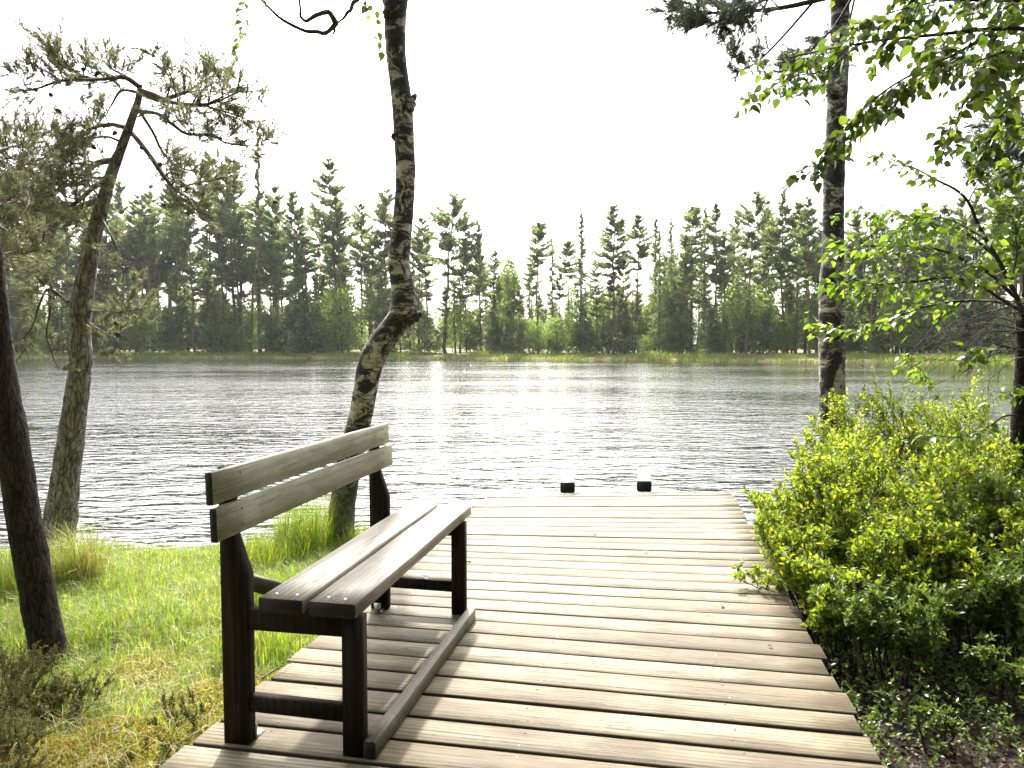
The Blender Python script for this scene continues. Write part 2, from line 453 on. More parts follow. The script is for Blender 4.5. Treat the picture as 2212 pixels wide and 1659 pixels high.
M_MOSS = leaf("yellow_moss", [(0.0, (0.24, 0.20, 0.035)), (0.5, (0.40, 0.31, 0.05)), (1.0, (0.34, 0.33, 0.06))], (1.2, 1.15, 0.5), 0.7, 0.3, 0.2)
M_HEATH = leaf("heather_sprig", [(0.0, (0.085, 0.10, 0.035)), (0.6, (0.14, 0.14, 0.05)), (1.0, (0.21, 0.16, 0.07))], (1.2, 1.2, 0.7), 0.6, 0.3, 0.3)
M_YOUNG = leaf("young_pine_needles", [(0.0, (0.085, 0.110, 0.052)), (1.0, (0.15, 0.17, 0.075))], (2.0, 2.1, 1.2), 0.6, 0.60, 0.3)
M_SEDGE = leaf("shore_sedge", [(0.0, (0.10, 0.155, 0.035)), (0.7, (0.165, 0.215, 0.045)), (1.0, (0.25, 0.24, 0.07))], (1.5, 1.5, 0.8), 0.5, 0.5, 0.3)
M_LITTER = leaf("dead_leaf", [(0.0, (0.022, 0.014, 0.010)), (0.6, (0.060, 0.036, 0.022)), (0.9, (0.14, 0.085, 0.045)), (1.0, (0.30, 0.22, 0.13))], (1.2, 1.0, 0.7), 0.6, 0.2, 0.3)

def ground_mat():
    t = NT("bank_ground")
    co = t.coords()
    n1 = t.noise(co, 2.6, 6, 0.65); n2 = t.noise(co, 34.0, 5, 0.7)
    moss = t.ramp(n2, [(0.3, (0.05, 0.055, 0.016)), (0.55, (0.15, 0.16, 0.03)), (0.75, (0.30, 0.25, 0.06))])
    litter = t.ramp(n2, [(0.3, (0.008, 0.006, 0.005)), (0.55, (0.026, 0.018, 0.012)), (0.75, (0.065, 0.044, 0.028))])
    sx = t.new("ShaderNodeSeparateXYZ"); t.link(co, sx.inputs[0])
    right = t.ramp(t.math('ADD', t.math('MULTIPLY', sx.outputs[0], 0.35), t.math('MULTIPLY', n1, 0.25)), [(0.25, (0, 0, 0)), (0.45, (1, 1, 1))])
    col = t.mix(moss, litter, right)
    # wet mud at and below the water line
    wet = t.ramp(sx.outputs[2], [(-0.45, (1, 1, 1)), (-0.38, (0, 0, 0))])
    wm = t.new("ShaderNodeMapRange"); t.link(sx.outputs[2], wm.inputs[0]); wm.inputs[1].default_value = -0.37; wm.inputs[2].default_value = -0.46
    col = t.mix(col, (0.035, 0.027, 0.018), wm.outputs[0])
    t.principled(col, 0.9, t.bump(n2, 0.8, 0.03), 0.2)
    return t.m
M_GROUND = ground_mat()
def far_ground_mat():
    t = NT("forest_floor")
    co = t.coords()
    n = t.noise(co, 0.5, 6, 0.65)
    col = t.ramp(n, [(0.35, (0.085, 0.10, 0.03)), (0.55, (0.20, 0.16, 0.08)), (0.7, (0.34, 0.25, 0.15))])
    t.principled(col, 0.9, None, 0.2); return t.m
M_FARGROUND = far_ground_mat()

def water_mat():
    t = NT("lake_water")
    tc = t.new("ShaderNodeTexCoord")
    def layer(sx, sy, rot, scale, detail, rough=0.5, dist=0.0):
        mp = t.new("ShaderNodeMapping"); t.link(tc.outputs["Object"], mp.inputs["Vector"])
        mp.inputs["Rotation"].default_value = (0, 0, math.radians(rot)); mp.inputs["Scale"].default_value = (sx, sy, 1)
        return t.noise(mp.outputs[0], scale, detail, rough, dist)
    a = layer(0.30, 1.0, 3, 1.5, 2, 0.45, 0.3)      # wind waves, crests across the view
    b = layer(0.42, 1.0, -5, 4.1, 2, 0.5, 0.6)      # ripples
    c = layer(0.45, 1.0, 9, 12.0, 2, 0.5)           # small capillary ripples
    gust = layer(0.40, 1.0, 12, 0.11, 5, 0.6)       # gusts and calm patches
    sp = t.new("ShaderNodeSeparateXYZ"); t.link(tc.outputs["Object"], sp.inputs[0])
    far = t.new("ShaderNodeMapRange"); far.interpolation_type = 'SMOOTHSTEP'
    t.link(t.math('ADD', t.math('ADD', sp.outputs[1], t.math('MULTIPLY', t.math('MAXIMUM', sp.outputs[0], 0.0), 0.65)), t.math('MULTIPLY', gust, 26.0)), far.inputs[0])
    far.inputs[1].default_value = 96.0; far.inputs[2].default_value = 114.0; far.inputs[3].default_value = 1.0; far.inputs[4].default_value = 0.06
    amp = t.math('MULTIPLY', t.math('ADD', t.math('MULTIPLY', t.ramp(gust, [(0.40, (0, 0, 0)), (0.60, (1, 1, 1))]), 0.62), 0.50), far.outputs[0])
    h = t.math('ADD', t.math('ADD', t.math('MULTIPLY', a, 0.55), t.math('MULTIPLY', b, 0.78)), t.math('MULTIPLY', c, 0.22))
    nb = t.bump(t.math('MULTIPLY', h, amp), 1.0, 0.085)
    d = t.principled((0.010, 0.012, 0.010), 0.05, nb, 0.5)
    d.inputs["IOR"].default_value = 1.5
    return t.m
M_WATER = water_mat()

# ================================================================== THE SETTING
WATER_Z = -0.42
SHORE_X = [-60, -8.0, -4.5, -2.5, -1.6, -1.0, -0.4, 0.2, 1.4, 1.9, 2.4, 3.2, 4.5, 7.0, 12, 60]
SHORE_Y = [9.0, 6.6, 6.05, 6.15, 6.30, 6.50, 5.7, 5.0, 5.0, 6.1, 7.0, 7.6, 8.3, 10.0, 14, 22]
def shore(x): return np.interp(x, SHORE_X, SHORE_Y)
def ground_z(x, y):
    x = np.asarray(x, float); y = np.asarray(y, float)
    d = shore(x) - y
    z = np.where(d > 0, WATER_Z + 0.075 * (1 - np.exp(-d / 0.10)) + 0.17 * (1 - np.exp(-np.maximum(d, 0) / 2.2)),
                 WATER_Z + np.maximum(d, -8) * 0.22)
    n = 0.035 * fbm(np.stack([x * 1.7, y * 1.7, 0 * x], -1), 3, 3) + 0.012 * fbm(np.stack([x * 7, y * 7, 0 * x], -1), 2, 9)
    return z + n * np.clip(d * 2.0, 0, 1)
gx = np.unique(np.concatenate([np.linspace(-60, -9, 26), np.linspace(-9, 9, 241), np.linspace(9, 60, 26)]))
gy = np.unique(np.concatenate([np.linspace(-50, -2, 20), np.linspace(-2, 11, 190), np.linspace(11, 32, 22)]))
GX, GY = np.meshgrid(gx, gy)
GV = np.stack([GX, GY, ground_z(GX, GY)], -1).reshape(-1, 3)
ni, nj = len(gy), len(gx)
ii, jj = np.meshgrid(np.arange(ni - 1), np.arange(nj - 1), indexing='ij')
GF = np.stack([ii * nj + jj, ii * nj + jj + 1, (ii + 1) * nj + jj + 1, (ii + 1) * nj + jj], -1).reshape(-1, 4)
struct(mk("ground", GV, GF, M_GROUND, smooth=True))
wx = np.array([[-420, -20, WATER_Z], [420, -20, WATER_Z], [420, 420, WATER_Z], [-420, 420, WATER_Z]])
struct(mk("water", wx, np.array([[0, 1, 2, 3]]), M_WATER))

# far bank: the shore seen at these picture columns lies this far away
FV = np.array([-900, -200, 250, 500, 800, 1100, 1400, 1800, 2050, 2212, 2600, 3400, 5200])
FY = np.array([95, 117, 117, 115, 111, 107, 99, 84, 74, 66, 50, 34, 22.0])
FXs = (FV - CX) / F * FY
FXs = np.concatenate([[-200, -175], FXs]); FYs = np.concatenate([[6, 50], FY])
def far_pt(vx, back=0.0):
    Y = np.interp(vx, FV, FY) + back
    return (vx - CX) / F * Y, Y
fine = np.linspace(0, len(FXs) - 1, 260)
SX = np.interp(fine, np.arange(len(FXs)), FXs); SY = np.interp(fine, np.arange(len(FXs)), FYs)
SX += 0.6 * vnoise(np.stack([fine * 1.7, 0 * fine, 0 * fine], -1)); SY += 3.0 * fbm(np.stack([fine * .5, 0 * fine + 3, 0 * fine], -1), 3, 2) + 0.9 * vnoise(np.stack([fine * 1.3, 0 * fine + 7, 0 * fine], -1))
nrm = np.stack([SX - 0, SY + 10], -1); nrm = nrm / np.linalg.norm(nrm, axis=1, keepdims=True)
def far_z(d): return WATER_Z - 0.3 + 0.55 * np.minimum(d, 2) * 0.5 + 0.14 * np.clip(d - 2, 0, 9) * 0.4 + 0.012 * np.clip(d - 11, 0, 500)
rows = [-3, 0, 1, 2, 4, 7, 11, 16, 24, 40, 70, 120, 260, 700]
FVt = np.concatenate([np.stack([SX + nrm[:, 0] * d, SY + nrm[:, 1] * d, np.full_like(SX, far_z(max(d, 0)) - (0.6 if d < 0 else 0)) + (0.12 * vnoise(np.stack([SX * .3, SY * .3, SX * 0 + d], -1)) if d > 1 else 0)], -1) for d in rows])
m = len(SX); ii, jj = np.meshgrid(np.arange(len(rows) - 1), np.arange(m - 1), indexing='ij')
struct(mk("far_bank", FVt, np.stack([ii * m + jj, ii * m + jj + 1, (ii + 1) * m + jj + 1, (ii + 1) * m + jj], -1).reshape(-1, 4), M_FARGROUND, smooth=True))
def far_ground(back): return far_z(back)

# ================================================================== DECK
LE = [on(352, 1659, 0), on(602, 1434, 0), on(688, 1362, 0), on(1051, 1073, 0)]
RE = [on(1908, 1650, 0), on(1783, 1424, 0), on(1583, 1068, 0)]
def line_fit(a, b):
    return a[:2], unit((b - a)[:2])
def cross2(p, d, q, e):
    k = d[0] * e[1] - d[1] * e[0]; w = q - p
    return p + d * ((w[0] * e[1] - w[1] * e[0]) / k)
s2v = 0.78440
GAPS = [((1280, 2054), (1871, 2115), 13), ((1280, 1985), (2430, 2100), 12), ((1280, 1919.6), (2387, 2023), 14),
        ((1280, 1866), (2360, 1966), 8), ((1280, 1819), (2322, 1905), 7), ((1280, 1777.5), (2294, 1860), 6),
        ((1280, 1739.5), (2251, 1813), 6), ((1280, 1706), (2143, 1765.6), 6), ((1280, 1676), (2191, 1734), 5),
        ((1280, 1648), (2170, 1700), 5), ((1280, 1622), (2040, 1660), 7), ((1280, 1597), (2032.5, 1634), 6),
        ((1280, 1575), (2044, 1608), 6), ((1280, 1554), (2032.5, 1584.7), 4)]
for a, b in [((0, 580), (2060, 652)), ((0, 535), (2080, 600)), ((0, 487), (2120, 550)), ((0, 447), (2050, 495)), ((0, 408), (2030, 450)),
             ((0, 375), (2060, 403)), ((0, 340), (2050, 366)), ((0, 310), (2080, 328)), ((0, 282), (2090, 290)), ((0, 256), (2070, 260)),
             ((0, 232), (2060, 232)), ((0, 207), (2040, 199)), ((0, 184), (2010, 168)), ((0, 160), (2000, 140)), ((0, 137), (2000, 116)), ((0, 119), (1990, 98))]:
    GAPS.append(((1280 + .3707 * a[0], 1320 + .3707 * a[1]), (1280 + .3707 * b[0], 1320 + .3707 * b[1]), 6))
lines = []
ang0 = None
for (a, b, g) in GAPS:
    p = on(a[0] * s2v, a[1] * s2v, 0)[:2]; q = on(b[0] * s2v, b[1] * s2v, 0)[:2]
    lines.append((p, unit(q - p), (g * 1.65) / 1000.0))
# towards and behind the camera the boards go on at the same pitch
p0, d0, _ = lines[0]
nrm2 = np.array([d0[1], -d0[0]])
pre = []
for k in range(1, 26):
    pre.append((p0 + nrm2 * 0.153 * k, d0, random.choice([.012, .016, .022])))
lines = pre[::-1] + lines
lp, ld = line_fit(LE[0], LE[3]); rp, rd = line_fit(RE[0], RE[2])

deck = thing("wooden_deck", "weathered plank deck reaching out over the lake, bench on its left edge", "deck", (0.4, 3.5, 0))
def plank_mesh(name, nl, nr, fr, fl, th=0.034, n=14, jit=0.0016):
    """board between four corners (2D); local x runs along it"""
    c = (nl + nr + fr + fl) / 4; d = unit((nr + fr - nl - fl)); e = np.array([-d[1], d[0]])
    t = np.linspace(0, 1, n)[:, None]
    A = nl + (nr - nl) * t; B = fl + (fr - fl) * t
    def jn(s): return jit * fbm(np.stack([np.arange(n) * .5, np.full(n, s), np.zeros(n)], -1), 2, 5)[:, None]
    A = A + e * jn(random.random() * 99); B = B + e * jn(random.random() * 99)
    ch = 0.004
    prof = [(A, -th), (A, -ch), (A + e * ch, 0), (B - e * ch, 0), (B, -ch), (B, -th)]
    V = np.stack([np.stack([(q - c) @ d, (q - c) @ e, np.full(n, z)], -1) for q, z in prof], 1)   # n,6,3
    i = np.arange(n - 1)[:, None] * 6; j = np.arange(6)[None, :]; j2 = (j + 1) % 6
    Fq = np.stack([i + j, i + 6 + j, i + 6 + j2, i + j2], -1).reshape(-1, 4)
    caps = np.array([[0, 1, 2, 3, 4, 5][::1], [(n - 1) * 6 + k for k in (5, 4, 3, 2, 1, 0)]])
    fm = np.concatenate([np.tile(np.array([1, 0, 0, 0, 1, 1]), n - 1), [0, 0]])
    me = mk_mesh(name, V.reshape(-1, 3), [Fq, caps], [M_DECK, M_SIDE_SHADE], fmat=fm)
    M = Matrix(((d[0], e[0], 0, c[0]), (d[1], e[1], 0, c[1]), (0, 0, 1, 0), (0, 0, 0, 1)))
    return me, M
def small_disc(r, h, seg=7):
    th = np.linspace(0, 2 * math.pi, seg, endpoint=False)
    V = np.vstack([np.stack([r * np.cos(th), r * np.sin(th), np.zeros(seg)], -1), np.stack([.8 * r * np.cos(th), .8 * r * np.sin(th), np.full(seg, h)], -1), [[0, 0, h * .6]]])
    j = np.arange(seg); j2 = (j + 1) % seg
    return V, [np.stack([j, j2, seg + j2, seg + j], -1), np.stack([seg + j, seg + j2, np.full(seg, 2 * seg)], -1)]
dv, df = small_disc(0.0042, 0.0016)
ME_SCREW = mk_mesh("screw", dv, df, [M_STEEL]); ME_SCREW_R = mk_mesh("screw_rusty", dv, df, [M_RUST])
planks = []
for k in range(len(lines) - 1):
    (pa, da, ga), (pb, db, gb) = lines[k], lines[k + 1]
    na = np.array([-da[1], da[0]]); nb = np.array([-db[1], db[0]])
    pa2 = pa + na * ga / 2; pb2 = pb - nb * gb / 2
    jl = random.uniform(-.022, .012); jr = random.uniform(-.016, .016)
    # the left ends step out a little near the camera
    nl = cross2(pa2, da, lp, ld); nr = cross2(pa2, da, rp, rd); fl = cross2(pb2, db, lp, ld); fr = cross2(pb2, db, rp, rd)
    nl = nl + da * jl; fl = fl + db * jl; nr = nr + da * jr; fr = fr + db * jr
    me, M = plank_mesh("plank", nl, nr, fr, fl)
    o = place("plank", me, M, deck)
    o.location.z += random.uniform(-.0025, .0015)
    planks.append((o, M, np.linalg.norm(nr - nl), np.linalg.norm(fl - nl)))
    if nl[1] > 1.5 and nl[1] < 5.6:
        for fx in (-0.40, -0.02, 0.30):
            for fy in (-.3, .3):
                s = bpy.data.objects.new("screw", random.choice([ME_SCREW, ME_SCREW_R, ME_SCREW_R, ME_SCREW_R])); COL.objects.link(s)
                s.parent = o
                s.location = (fx * planks[-1][2] + random.uniform(-.012, .012), fy * .145 + random.uniform(-.01, .01), .0005)
def box(c, s, ax=None):
    """box with centre c and full size s; ax 3x3 columns"""
    c = np.asarray(c, float); s = np.asarray(s, float) / 2
    V = np.array([[x, y, z] for x in (-1, 1) for y in (-1, 1) for z in (-1, 1)], float) * s
    if ax is not None: V = V @ np.asarray(ax, float).T
    Fq = np.array([[0, 1, 3, 2], [4, 6, 7, 5], [0, 4, 5, 1], [2, 3, 7, 6], [0, 2, 6, 4], [1, 5, 7, 3]])
    return V + c, Fq
# joists and end posts under the boards
DA = math.radians(11.0)
DU = np.array([math.sin(DA), math.cos(DA), 0]); DW = np.array([math.cos(DA), -math.sin(DA), 0])
mid_l = np.append(cross2(lines[30][0], lines[30][1], lp, ld), 0); mid_r = np.append(cross2(lines[30][0], lines[30][1], rp, rd), 0)
for f in (0.06, 0.47, 0.86):
    a = LE[0] * (1 - f) + RE[0] * f; b = LE[3] * (1 - f) + RE[2] * f
    d = unit(b - a); a = a - d * 3.2; b = b - d * 0.10
    V, Fq = box((a + b) / 2 + [0, 0, -.0385 - .06], (.05, np.linalg.norm(b - a), .12), np.stack([np.cross(d, [0, 0, 1]), d, [0, 0, 1]], -1))
    mk("joist", V, Fq, M_JOIST, deck)
    mb = MB(); q = b - d * .25; mb.tube([q + [0.06, 0, -.06], q + [0.06, 0, -1.6]], [.05, .05], 10)
    mb.build("support_post", M_JOIST, deck)

# ---- the two beams of the bathing ladder at the end of the deck
def beam(name, A, B, w, h, mats, parent=None, up=(0, 0, 1), ch=0.005, ends=True, loc_obj=True):
    """chamfered timber from A to B; w across, h along up; mats = [sides, ends]; its own axes for the grain"""
    A = np.asarray(A, float); B = np.asarray(B, float); L = np.linalg.norm(B - A); d = (B - A) / L
    up = np.asarray(up, float); up = unit(up - d * (up @ d)); s = np.cross(up, d)
    a, b = w / 2, h / 2
    sec = [(-a + ch, -b), (a - ch, -b), (a, -b + ch), (a, b - ch), (a - ch, b), (-a + ch, b), (-a, b - ch), (-a, -b + ch)]
    n = 9
    V = []
    for k in range(n):
        x = L * k / (n - 1)
        for (y, z) in sec:
            V.append((x, y + .0008 * math.sin(k * 2.1 + y * 300), z + .0008 * math.cos(k * 1.7 + z * 200)))
    i = np.arange(n - 1)[:, None] * 8; j = np.arange(8)[None, :]; j2 = (j + 1) % 8
    Fq = np.stack([i + j, i + j2, i + 8 + j2, i + 8 + j], -1).reshape(-1, 4)
    caps = np.array([list(range(7, -1, -1)), [(n - 1) * 8 + k for k in range(8)]])
    fm = np.concatenate([np.zeros(len(Fq), int), np.ones(2, int)]) if len(mats) > 1 else None
    me = mk_mesh(name, np.array(V), [Fq, caps], list(mats), fmat=fm)
    M = Matrix(((d[0], s[0], up[0], A[0]), (d[1], s[1], up[1], A[1]), (d[2], s[2], up[2], A[2]), (0, 0, 0, 1)))
    return place(name, me, M, parent)
for nm, (xa, xb, yb, ye) in {"left": (1209, 1243, 1066, 1022), "right": (1375, 1408, 1063, 1012)}.items():
    c = (on(xa, yb, 0) + on(xb, yb, 0)) / 2
    root = thing("ladder_beam", ("left" if nm == "left" else "right") + " one of two pale timber beams sticking out from the deck end", "beam", c, "bathing ladder beams at the deck end")
    hgt = .095
    e_ = on((xa + xb) / 2 + 1, ye, hgt + .004); A = c + [0, 0, hgt / 2 + .003]; B = np.array([e_[0], e_[1], hgt / 2 + .004])
    ob = beam("timber", A, B, .13, hgt, [M_BEAM, M_END], root, ch=.012)
    for fx in (.15, .38, .7):
        for fy in (-.04, .04):
            s = bpy.data.objects.new("bolt_head", ME_SCREW_R); COL.objects.link(s); s.parent = ob
            s.location = (fx, fy, hgt / 2); s.scale = (1.6, 1.6, 1.6)

# ================================================================== BENCH
FN = on(762, 1636, 0)
BA = math.radians(10.9)
BU = np.array([math.sin(BA), math.cos(BA), 0]); BW = np.array([math.cos(BA), -math.sin(BA), 0]); BZ = np.array([0, 0, 1.0])
def bp(u, w, z): return FN + BU * u + BW * w + BZ * z
bench = thing("park_bench", "wooden bench with two-board backrest and dark legs on the deck", "bench", bp(.7, -.2, 0))
beam("seat_plank", bp(-.015, -.233, .4765), bp(1.475, -.233, .4765), .152, .047, [M_SEAT, M_END], bench, ch=.004)
beam("seat_plank", bp(-.018, -.057, .4765), bp(1.462, -.057, .4765), .158, .047, [M_SEAT, M_END], bench, ch=.004)
tilt = math.atan2(.007, .220)
bn = math.cos(tilt) * BW + math.sin(tilt) * BZ            # front normal of the backrest
bu = -math.sin(tilt) * BW + math.cos(tilt) * BZ           # up along it
def bk(u, s): return bp(u, -.383, .700) + bu * s - bn * .012
beam("backrest_board", bk(-.130, .1685), bk(1.395, .1685), .024, .101, [M_BACK, M_END], bench, up=bu, ch=.004)
beam("backrest_board", bk(-.116, .052), bk(1.435, .052), .024, .104, [M_BACK, M_END], bench, up=bu, ch=.004)
def prism(name, poly, u0, u1, mats, parent):
    """side profile (w,z) pushed along the bench"""
    n = len(poly)
    V = np.array([bp(u0, w, z) for w, z in poly] + [bp(u1, w, z) for w, z in poly])
    j = np.arange(n); j2 = (j + 1) % n
    return mk(name, V, [np.stack([j, j + n, j2 + n, j2], -1), np.array([list(range(n)), list(range(2 * n - 1, n - 1, -1))])], mats, parent)
ME_BOLT = mk_mesh("bolt", *small_disc(0.008, 0.006, 8), [M_RUST])
def post_part(o):
    # so that grain and children have a sensible origin
    return o
for u0 in (0.0, 1.285):
    u1 = u0 + .046
    prism("leg", [(-.448, .001), (-.362, .001), (-.360, .40), (-.359, .56), (-.4085, .700), (-.4155, .905), (-.452, .915), (-.450, .5)], u0, u1, M_LEG, bench)
    prism("leg", [(-.033, .001), (.033, .001), (.033, .452), (-.033, .452)], u0, u1, M_LEG, bench)
    prism("seat_rail", [(-.357, .385), (-.0345, .385), (-.0345, .4515), (-.357, .4515)], u0 + .003, u1 - .002, M_LEG, bench)
    prism("stretcher", [(-.361, .112), (-.0345, .108), (-.0345, .158), (-.361, .162)], u0 + .006, u1 - .004, M_LEG, bench)
beam("brace", bp(.075, -.49, .535), bp(.20, -.22, .428), .024, .055, [M_RUN, M_END], bench, up=(0, 0, 1))
beam("foot_rail", bp(-.005, .058, .031), bp(1.235, .078, .027), .042, .055, [M_RUN, M_END], bench, ch=.004)
def plate(name, u, w):
    V, Fq = box(bp(u, w, .0035), (.05, .035, .003), np.stack([BU, BW, BZ], -1)); mk(name, V, Fq, M_STEEL, bench)
    V, Fq = box(bp(u - .024, w, .027), (.003, .034, .044), np.stack([BU, BW, BZ], -1)); mk(name, V, Fq, M_STEEL, bench)
plate("bracket", .073, -.375); plate("bracket", 1.258, -.395)
# screws in the boards
def screw_at(p, nrm, me=ME_SCREW_R, sc=1.2):
    R = Vector(nrm).to_track_quat('Z', 'Y').to_matrix().to_4x4()
    o = place("screw", me, Matrix.Translation(Vector(p)) @ R @ Matrix.Scale(sc, 4), bench)
for u in (.025, 1.308):
    for s in (.027, .077, .143, .195):
        screw_at(bk(u, s) + bn * .0125, bn)
for u in (.028, 1.31):
    for w in (-.27, -.20, -.09, -.03):
        screw_at(bp(u + random.uniform(-.006, .006), w, .5002), BZ, ME_SCREW)
mb = MB(); mb.tube([bp(1.30, .033, .26), bp(1.30, .058, .26)], [.003, .003], 7); mb.tube([bp(1.30, .055, .26), bp(1.30, .059, .26)], [.007, .007], 8)
mb.build("bolt", M_RUST, bench)

# ================================================================== NEAR TREES
def leaf_template(l=1.0, w=0.72, fold=0.10):
    """ovate pointed leaf with a fold, stalk at the origin, tip along +Y"""
    y = np.array([0.0, .22, .50, .78, 1.0]); x = np.array([.0, .46, .42, .22, .0]) * w
    V = [(0, 0, 0)]
    for k in (1, 2, 3): V += [(-x[k], y[k] * l, fold * x[k] * 2), (0, y[k] * l, -.02 * k), (x[k], y[k] * l, fold * x[k] * 2)]
    V.append((0, l, -.10))
    V = np.array(V)
    T = np.array([[0, 2, 1], [0, 3, 2], [7, 8, 10], [8, 9, 10]])
    Q = np.array([[1, 2, 5, 4], [2, 3, 6, 5], [4, 5, 8, 7], [5, 6, 9, 8]])
    return V, [T, Q]
def small_leaf(w=0.5):
    V = np.array([(0, 0, 0), (-w * .5, .45, .06), (0, .5, 0), (w * .5, .45, .06), (0, 1, -.04)])
    return V, [np.array([[0, 2, 1], [0, 3, 2], [1, 2, 4], [2, 3, 4]])]
LV, LF = leaf_template()
SV, SF = small_leaf()
def shoot_template(n=42, L=1.0, nl=0.60, w=0.024, seed=1):
    r = np.random.default_rng(seed); V = []; T = []
    for k in range(n):
        t = r.uniform(0.0, 1.0) ** 0.8; a = r.uniform(0, 6.283); e = math.radians(r.uniform(28, 62) * (1.1 - .5 * t))
        d = np.array([math.sin(e) * math.cos(a), math.cos(e), math.sin(e) * math.sin(a)])
        s = unit(np.cross(d, r.normal(size=3))); b = np.array([0, t * L, 0]); l = nl * r.uniform(.7, 1.15)
        V += [b - s * w, b + s * w, b + d * l]; T.append((3 * k, 3 * k + 1, 3 * k + 2))
    return np.array(V), [np.array(T)]
SHV, SHF = shoot_template()

def wander(p, d, L, n, wob=0.25, up=0.0, seed=None):
    """a bending twig: n points from p along d"""
    pts = [np.array(p, float)]; d = np.array(d, float); d /= np.linalg.norm(d)
    for k in range(n - 1):
        d = d + RNG.normal(size=3) * wob / math.sqrt(n) + np.array([0, 0, up / n]); d /= np.linalg.norm(d)
        pts.append(pts[-1] + d * L / (n - 1))
    return np.array(pts)

def pine_foliage(bm, needles, br, R, side_n, side_L, dens=1.0, start=0.35, up=0.5, sub=True):
    """side twigs and needle shoots along a branch path"""
    n = len(br); T = unit(np.gradient(br, axis=0))
    for k in range(side_n):
        t = start + (1 - start) * (k + RNG.random()) / side_n
        i = min(int(t * (n - 1)), n - 1)
        ax = unit(np.cross(T[i], RNG.normal(size=3)))
        d = rot_about(T[i], ax, math.radians(RNG.uniform(30, 70)))
        d[2] = d[2] * .7 + .15
        L = side_L * RNG.uniform(.45, 1.1) * (1.15 - .45 * t)
        tw = wander(br[i], d, L, 7, .55, up)
        bm.tube(tw, np.linspace(max(R[i] * .45, .0025), .0016, 7), 4, cap=False)
        tips = [(tw, 1.0)]
        if sub:
            for q in range(RNG.integers(2, 5)):
                j = RNG.integers(2, 6); tt = unit(tw[j] - tw[j - 1]); dd = rot_about(tt, unit(np.cross(tt, RNG.normal(size=3))), math.radians(RNG.uniform(30, 65)))
                st = wander(tw[j], dd, L * RNG.uniform(.3, .55), 5, .4, up)
                bm.tube(st, np.linspace(.0022, .0014, 5), 3, cap=False); tips.append((st, .6))
        for s, fr in tips:
            m = len(s)
            for q in range(m - 1, max(int(m * (.30 if fr < 1 else .5)), 0), -1):
                if RNG.random() < dens:
                    dd = unit(s[q] - s[q - 1]) + RNG.normal(size=3) * .25 + np.array([0, 0, .15])
                    needles.append((s[q] - unit(dd) * .02, unit(dd)))
def needle_mesh(needles, size, name, mat, parent):
    P = np.array([a for a, b in needles]); D = np.array([b for a, b in needles])
    S = size * RNG.uniform(.75, 1.25, len(P))
    V, Fs = scatter(SHV, SHF, P, frames(D, rnd_unit(len(P))), S)
    return mk(name, V, Fs, mat, parent, kind="stuff")
def cone_mesh():
    mb = MB(); z = np.linspace(0, 1, 7); r = np.array([.2, .75, 1, .95, .75, .45, .1])
    mb.tube(np.stack([0 * z, 0 * z, z * 1.5], -1), r * .5, 8, lambda P, th, i: 1 + .22 * np.cos(4 * th[None, :] + 2.4 * i[:, None]))
    V, Fs = mb.get(); return mk_mesh("pine_cone", V, Fs, [M_CONE], smooth=False)
ME_CONE = cone_mesh()
def bark_disp(amp, fz, fr, seed):
    def f(P, th, i):
        Q = P * np.array([fr, fr, fz])
        n = fbm(Q, 4, seed); r = 1 - np.abs(fbm(Q * 1.7, 2, seed + 9)) * 1.3
        return 1 + amp * n + amp * .8 * r
    return f
def trunk_from(pts, Y0, n, widths_px=True, lean=None):
    """pts: (vx, vy, width px[, dY]) -> path and radii"""
    P = []; R = []
    for q in pts:
        Y = Y0 + (q[3] if len(q) > 3 else 0); P.append(at(q[0], q[1], Y)); R.append(q[2] / 2 / F * Y)
    C = spline(np.hstack([np.array(P), np.array(R)[:, None]]), n)
    return C[:, :3], C[:, 3]

